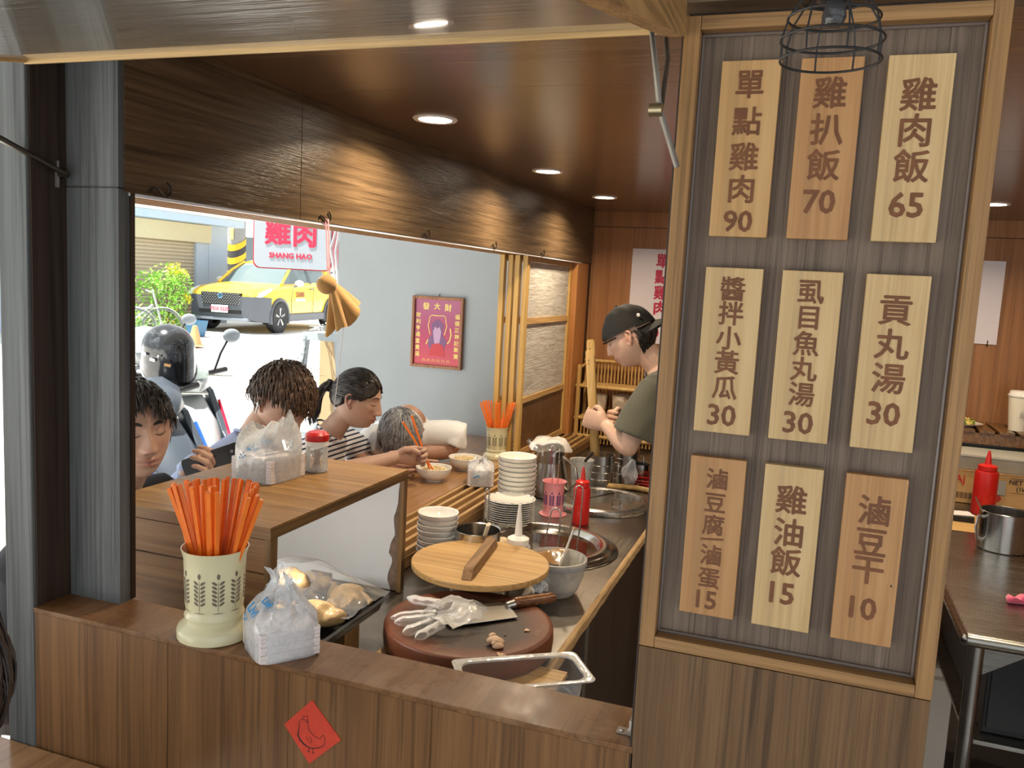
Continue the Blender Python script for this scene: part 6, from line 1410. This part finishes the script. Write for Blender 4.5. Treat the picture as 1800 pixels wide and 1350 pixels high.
crown = np.array([-.45,0,.89])
def away(d): v = np.asarray(d)-crown*1.0; return v+np.array([0,0,-.35])
def fringe(d): v = np.asarray(d)-crown; return v+np.array([.5,0,-.2])

BK = ((.010,.008,.007),(.035,.026,.020))
# striped tee
m, nt, bs = newmat('navy striped jersey'); tcn = N(nt,'ShaderNodeTexCoord'); sp3 = N(nt,'ShaderNodeSeparateXYZ'); nt.links.new(tcn.outputs['Object'], sp3.inputs[0])
m1 = N(nt,'ShaderNodeMath',operation='MULTIPLY_ADD'); nt.links.new(sp3.outputs[0], m1.inputs[0]); m1.inputs[1].default_value = -.38; nt.links.new(sp3.outputs[2], m1.inputs[2])
m2 = N(nt,'ShaderNodeMath',operation='MULTIPLY'); nt.links.new(m1.outputs[0], m2.inputs[0]); m2.inputs[1].default_value = 2*PI/.0185
m3 = N(nt,'ShaderNodeMath',operation='SINE'); nt.links.new(m2.outputs[0], m3.inputs[0])
nt.links.new(ramp(nt, m3.outputs[0], [(.36,(.80,.81,.84)),(.46,(.018,.025,.055))]), bs.inputs['Base Color']); nt.nodes[-1].name; bs.inputs['Roughness'].default_value = .85
# sine gives -1..1; the ramp clips negatives to white: dark band where the sine is high
wom_label = 'woman with dark ponytail in navy striped tee, leaning over her bowl with chopsticks'
def wflow(d): return np.array([-1.15,0,-.15])-np.asarray(d)
def wpony(H, Mh, hc, sc):
    rg = np.random.default_rng(5); k0 = Vector((-.112,0,.010)); E_ = B()
    for i in range(150):
        a = rg.uniform(0,2*PI); r = rg.uniform(0,.018); o_ = Vector((0,math.cos(a)*r,math.sin(a)*r)); s = rg.uniform(.85,1.15)
        pts = [k0+Vector((.01,0,0))+o_*.5, k0+Vector((-.022,0,-.004))+o_*1.2, k0+Vector((-.040,0,-.036))*s+o_*1.9, k0+Vector((-.046,0,-.078))*s+o_*2.3, k0+Vector((-.040,0,-.118))*s+o_*2.2, k0+Vector((-.026,0,-.150))*s+o_*1.5]
        E_.tube(bez(pts, 9), [.0035,.0045,.0045,.0045,.0042,.004,.0036,.003,.002,.0005], 5)
    for i in range(26):
        a0 = rg.uniform(0,6.28); E_.tube([k0+Vector((-.014+.008*math.sin(3*a),.019*math.cos(a),.019*math.sin(a)))+Vector(rg.normal(size=3))*.002 for a in np.linspace(a0,a0+2.6,8)], .0045, 6)
    E_.v = [tuple(Vector(v)*sc) for v in E_.v]; E_.move(M=Mh).move(o=hc); return H.add(E_.v, E_.f)
HS_W = dict(who='woman in stripes', col=((.010,.008,.007),(.045,.034,.028)), keep=hl(.62,.02,-.40), flow=wflow, n=520, thick=.008, ln=(.05,.10), r=.0026, lift=.0015, brows=.7)
tw, _ = person(wom_label, (-1.527,2.668,1.200), math.radians(10), math.radians(16), 0, .90, (-1.80,2.63,.66), (-1.72,2.63,.88), (-1.615,2.645,1.070), (-1.645,2.80,1.010), (-1.630,2.470,1.010),
    ((-1.62,2.92,.93),(-1.44,2.90,.925)), ((-1.56,2.45,.845+.09),(-1.356,2.672,1.003)), (.46,.285,.205), m, HS_W, sleeve=.62, seed=3, bod=.86, nkr=.84, pants=P('navy skirt', (.03,.035,.06), .8), extra=wpony,
    handL=dict(X=(1,-.2,0), T=(0,0,1), curls=(10,15,10), sc=.9, side=1), handR=dict(X=(.75,.60,.05), T=(.1,.1,1), curls=(52,62,30), sc=.92, side=-1, thumb=((.030,.030,-.014),(.058,.030,-.030),(.080,.018,-.040),(.094,.008,-.042))))
def cs_pair(base, d1, lab, g='orange chopsticks held over the bowl'):
    for k, (p, q) in enumerate(d1):
        p, q = Vector(p), Vector(q); o = chop(.225,.0035,.0024).build('chopstick', M_ORANGE, None); tag(o, lab[k], 'chopstick', g); o.location = p; o.rotation_euler = (q-p).to_track_quat('Z','Y').to_euler()
cs_pair(None, (((-1.262,2.782,.945),(-1.345,2.690,1.125)), ((-1.275,2.778,.945),(-1.318,2.712,1.135))), ('orange chopstick in the woman\'s hand, left one of the pair', 'orange chopstick in the woman\'s hand, right one of the pair'))
# old man, bowed
HS_O = dict(who='grey-haired', col=((.09,.09,.092),(.34,.34,.345)), keep=hl(.50,.05,-.38), flow=fringe, n=620, thick=.011, ln=(.05,.085), r=.0034, lift=.004, brows=1)
person('person with short grey hair in a white tee, bowed low over the farther bowl', (-1.468,2.905,1.035), math.radians(-42), math.radians(52), .1, .93, (-1.78,3.38,.66), (-1.66,3.26,.90), (-1.500,3.045,1.065), (-1.335,3.165,1.020), (-1.620,2.985,1.000),
    ((-1.36,3.15,.95),(-1.47,3.03,.938)), ((-1.64,2.86,.93),(-1.50,2.80,.925)), (.50,.29,.20), P('white cotton tee', (.78,.79,.80), .9, var=.03), HS_O, sleeve=.7, seed=8, bod=.92)
# young man with earphone
und = lambda d: d[2] > -.42 and abs(math.atan2(d[1], d[0]))/PI > (.60 if d[2] < .26 else .36) and d[2] < .6
HS_Y = dict(under=und, who='brown-haired', col=((.022,.012,.008),(.12,.065,.035)), keep=hl(.50,.50,-.02), flow=fringe, n=850, thick=.016, ln=(.03,.052), r=.0034, lift=.008, brows=1)
def strays(H, Mh, hc, sc):
    rg = np.random.default_rng(9)
    for i in range(70):
        d = rg.normal(size=3)*np.array([.5,.5,.2])+np.array([-.2,0,1]); d /= np.linalg.norm(d); q = Vector(face_pt([d])[0]); v = Vector(rg.normal(size=3)*.5)+Vector((.2,0,.5))
        pts = [q*1.14, q*1.26+v*.010, q*1.34+v*.026]; H.tube([hc+Mh@(p*sc) for p in pts], [.0009,.0006,.0002], 4)
    return H
ty, My = person('young man with thick brown hair, white earphone and pale blue shirt, head bowed', (-1.462,2.112,1.262), math.radians(-14), math.radians(36), .0, .93, (-1.80,2.00,.66), (-1.74,2.00,.88), (-1.530,2.075,1.140), (-1.60,2.235,1.070), (-1.615,1.920,1.070),
    ((-1.57,2.30,.95),(-1.42,2.28,.935)), ((-1.60,1.90,.93+.01),(-1.45,1.945,.935)), (.62,.38,.27), P('pale blue cotton', (.36,.42,.62), .85, var=.06), HS_Y, sleeve=.9, seed=5, bod=.9, extra=strays, slk=1.1)
hcv = Vector((-1.462,2.112,1.262))
def hp_(x,y,z): return hcv + My @ Vector((x,y,z))*.93
ep = thing('earphone', 'white wireless earphone in the young man\'s ear', 'earphone', hp_(-.004,-.086,-.004))
B().ball(hp_(-.002,-.088,-.002), .0075, 12, 8).tube([hp_(-.001,-.091,-.006), hp_(.010,-.094,-.030)], .0034, 10).build('earbud', P('earphone white', (.85,.85,.85), .2), ep, w=True, smooth=True)
# man at left with phone
HS_M = dict(under=und, who='black-haired', col=BK, keep=hl(.66,.22,-.30), flow=fringe, n=620, thick=.014, ln=(.018,.040), r=.0032, lift=.004, brows=1.25)
tm, Mm = person('black-haired man in a black tee looking down at his phone, nearest the window frame', (-1.530,1.612,1.240), math.radians(-31), math.radians(2), .05, .97, (-1.86,1.62,.64), (-1.80,1.62,.86), (-1.625,1.648,1.075), (-1.660,1.815,1.020), (-1.66,1.46,1.015),
    ((-1.58,1.86,.93),(-1.452,1.772,1.075)), ((-1.60,1.45,.935),(-1.42,1.50,.945)), (.50,.30,.21), P('black cotton', (.016,.017,.022), .85), HS_M, sleeve=.62, seed=6, stubble=.22, handL=dict(X=(.5,-.3,.55), T=(-.3,.8,.3), curls=(38,50,30), sc=.95, side=-1))
ph = thing('phone', 'black smartphone held over the edge of the wooden box', 'phone', (-1.405,1.738,1.118))
pm_ = Matrix((Vector((.80,.52,.30)).normalized(), Vector((-.30,-.08,.95)), Vector((.58,-.76,.20)))); px_ = Vector((.83,.42,.36)).normalized(); pz_ = Vector((.56,-.80,.12)); pz_ = (pz_-px_*pz_.dot(px_)).normalized(); py__ = pz_.cross(px_)
pm_ = Matrix((px_,py__,pz_)).transposed()
B().loft([rrect(.074,.035,.010,-.0035), rrect(.0755,.0362,.0105,0), rrect(.074,.035,.010,.0035)], M=pm_).move(o=(.0,.0,.030)).build('body', P('phone black', (.02,.018,.018), .25), ph, smooth=40)
B().lathe([(.0005,.0045),(.004,.0042),(.0045,.0036)], 16, o=(.055,.016,0)).move(M=pm_).move(o=(.0,.0,.030)).build('camera_lens', P('lens glass', (.2,.2,.22), .1), ph, smooth=40)
# cook
HS_C = dict(who='cook', col=BK, keep=lambda d: (-.55 < d[2] < .15) and d[0] < .42 and not (abs(abs(math.atan2(d[1],d[0]))/PI-.50) < .09 and d[2] < .08) and (d[2] > -.42 or d[0] < -.3) and d[0] < -.04, flow=lambda d: np.array([-.2,0,-1.]), n=420, thick=.006, ln=(.012,.028), r=.0024, lift=.001, brows=1.1)
M_OLIVE = P('olive jersey', (.095,.092,.062), .8, var=.08, sheen=.25)
HCK = Vector((-.655,3.262,1.462))
tc_, Mc = person(
    'cook in olive tee and backwards black cap gripping bamboo strips at the worktop', HCK, math.radians(183), math.radians(30), .0, .97, (-.27,3.32,.94), (-.37,3.31,1.13), (-.545,3.300,1.352), (-.530,3.140,1.280), (-.50,3.47,1.275),
    ((-.605,3.100,1.055),(-.716,3.180,1.115)), ((-.55,3.50,1.03),(-.672,3.330,1.118)), (.68,.44,.32), M_OLIVE, HS_C, sleeve=.80, seated=False, seed=2, stubble=.10, slk=1.42, pants=P('black trousers', (.015,.015,.016), .8),
    handL=dict(X=(-.86,.02,.22), T=(.22,0,.9), curls=(72,85,45), sc=.98, side=-1, thumb=((.028,.036,-.012),(.050,.052,-.022),(.066,.048,-.040),(.078,.036,-.052))), handR=dict(X=(-.6,-.7,.1), T=(0,.1,1), curls=(45,60,35), sc=.95, side=1))
# cap
cap = thing('baseball_cap', 'black cap worn backwards by the cook', 'cap', HCK+Vector((0,0,.10)))
b = B(); D = sphere_dirs(64, 44); vs = []
for r_ in D:
    for q, d in zip(face_pt(r_), r_):
        nn = q/np.linalg.norm(q); vs.append(tuple((q+nn*(.017+.0012*math.sin(9*d[1]+14*d[0])))*.97))
fs = []
for j in range(44):
    for i in range(64):
        d = D[j][i]
        if d[2] > .16+.05*d[0] and not (d[0] > .80 and abs(d[1]) < .18 and d[2] < .42): fs.append((j*64+i, j*64+(i+1)%64, (j+1)*64+(i+1)%64, (j+1)*64+i))
b.add(vs, fs).move(M=Mc).move(o=HCK)
M_CAP = P('black cap cloth', (.007,.0065,.006), .8, bmp=.3, bs_=60); b.build('crown', M_CAP, cap, w=True, smooth=180)
br_ = B(); rows = []
for i in range(9):
    f = i/8; row = []
    for j in range(19):
        a = PI + (j/18-.5)*2.0; r = .108+.062*f*math.cos((j/18-.5)*2.3)**.7; row.append((math.cos(a)*r*1.0, math.sin(a)*r*.86, .022-.020*f-.03*abs(j/18-.5)*1.2))
    rows.append(row)
br_.loft(rows, cap=False, close=False).loft([[(x,y,z-.003) for x,y,z in r] for r in rows], cap=False, close=False)
br_.v = [tuple(Vector(v)*.97) for v in br_.v]; br_.move(M=Mc).move(o=HCK).build('brim', M_CAP, cap, w=True, smooth=180)
B().tube([HCK+Mc@(Vector((.105*math.cos(a),.086*math.sin(a),.018+.003*math.cos(a)))*1.02) for a in np.linspace(-1.15,1.15,15)], .0060, 8, flat=.5).build('strap', M_CAP, cap, w=True, smooth=True)
B().ball(HCK+Mc@Vector((-.072,.072,.060)), (.010,.003,.008), 12, 8, M=Mc@rotm(0,0,-.7)).build('badge', P('grey emblem', (.6,.58,.52), .5), cap, w=True, smooth=True)
B().ball(HCK+Mc@Vector((0,0,.134)), (.006,.006,.003), 10, 6).build('button', M_CAP, cap, w=True, smooth=True)
# passer-by at the left edge
HS_P = dict(who='left', col=((.014,.009,.007),(.05,.032,.024)), keep=lambda d: d[2] > -.55 and d[0] < .55, flow=lambda d: np.array([0,0,-1.]), n=520, thick=.016, ln=(.05,.09), r=.003, lift=.004)
person('seated person with dark hair cut off by the left edge of the photo', (-.885,.609,1.178), math.radians(150), math.radians(12), 0, .97, (-.84,.30,.55), (-.84,.34,.78), (-.862,.50,1.01), (-.70,.44,.95), (-1.02,.44,.95),
    ((-.68,.56,.72),(-.80,.68,.62)), ((-1.10,.56,.90),(-1.22,.62,.83)), (.55,.34,.24), P('dark jersey', (.05,.05,.06), .85), HS_P, sleeve=.6, seed=12, bod=.8, vox=.005)
# added fill lamp with glowing bar, brightens the serving box's white lining
ls = thing('box_fill_light', 'added fill light under the serving box top, brightening its white lining', 'lamp', (-1.0,1.60,1.142))
B().box(-1.06,-.97,1.34,1.36,1.138,1.1435).build('fill_glow_bar', P('fill glow', (1,1,1), .5, emit=(1,.96,.9), es=8), ls, w=True)
l = bpy.data.objects.new('strip_bulb', bpy.data.lights.new('strip_bulb', 'AREA')); COL.objects.link(l); l.parent = ls; l.location = (-.015,-.25,-.008)
l.data.shape = 'RECTANGLE'; l.data.size = .09; l.data.size_y = .03; l.data.energy = 1.5; l.data.color = (1,.96,.90); l.rotation_euler = (math.radians(40),0,0)
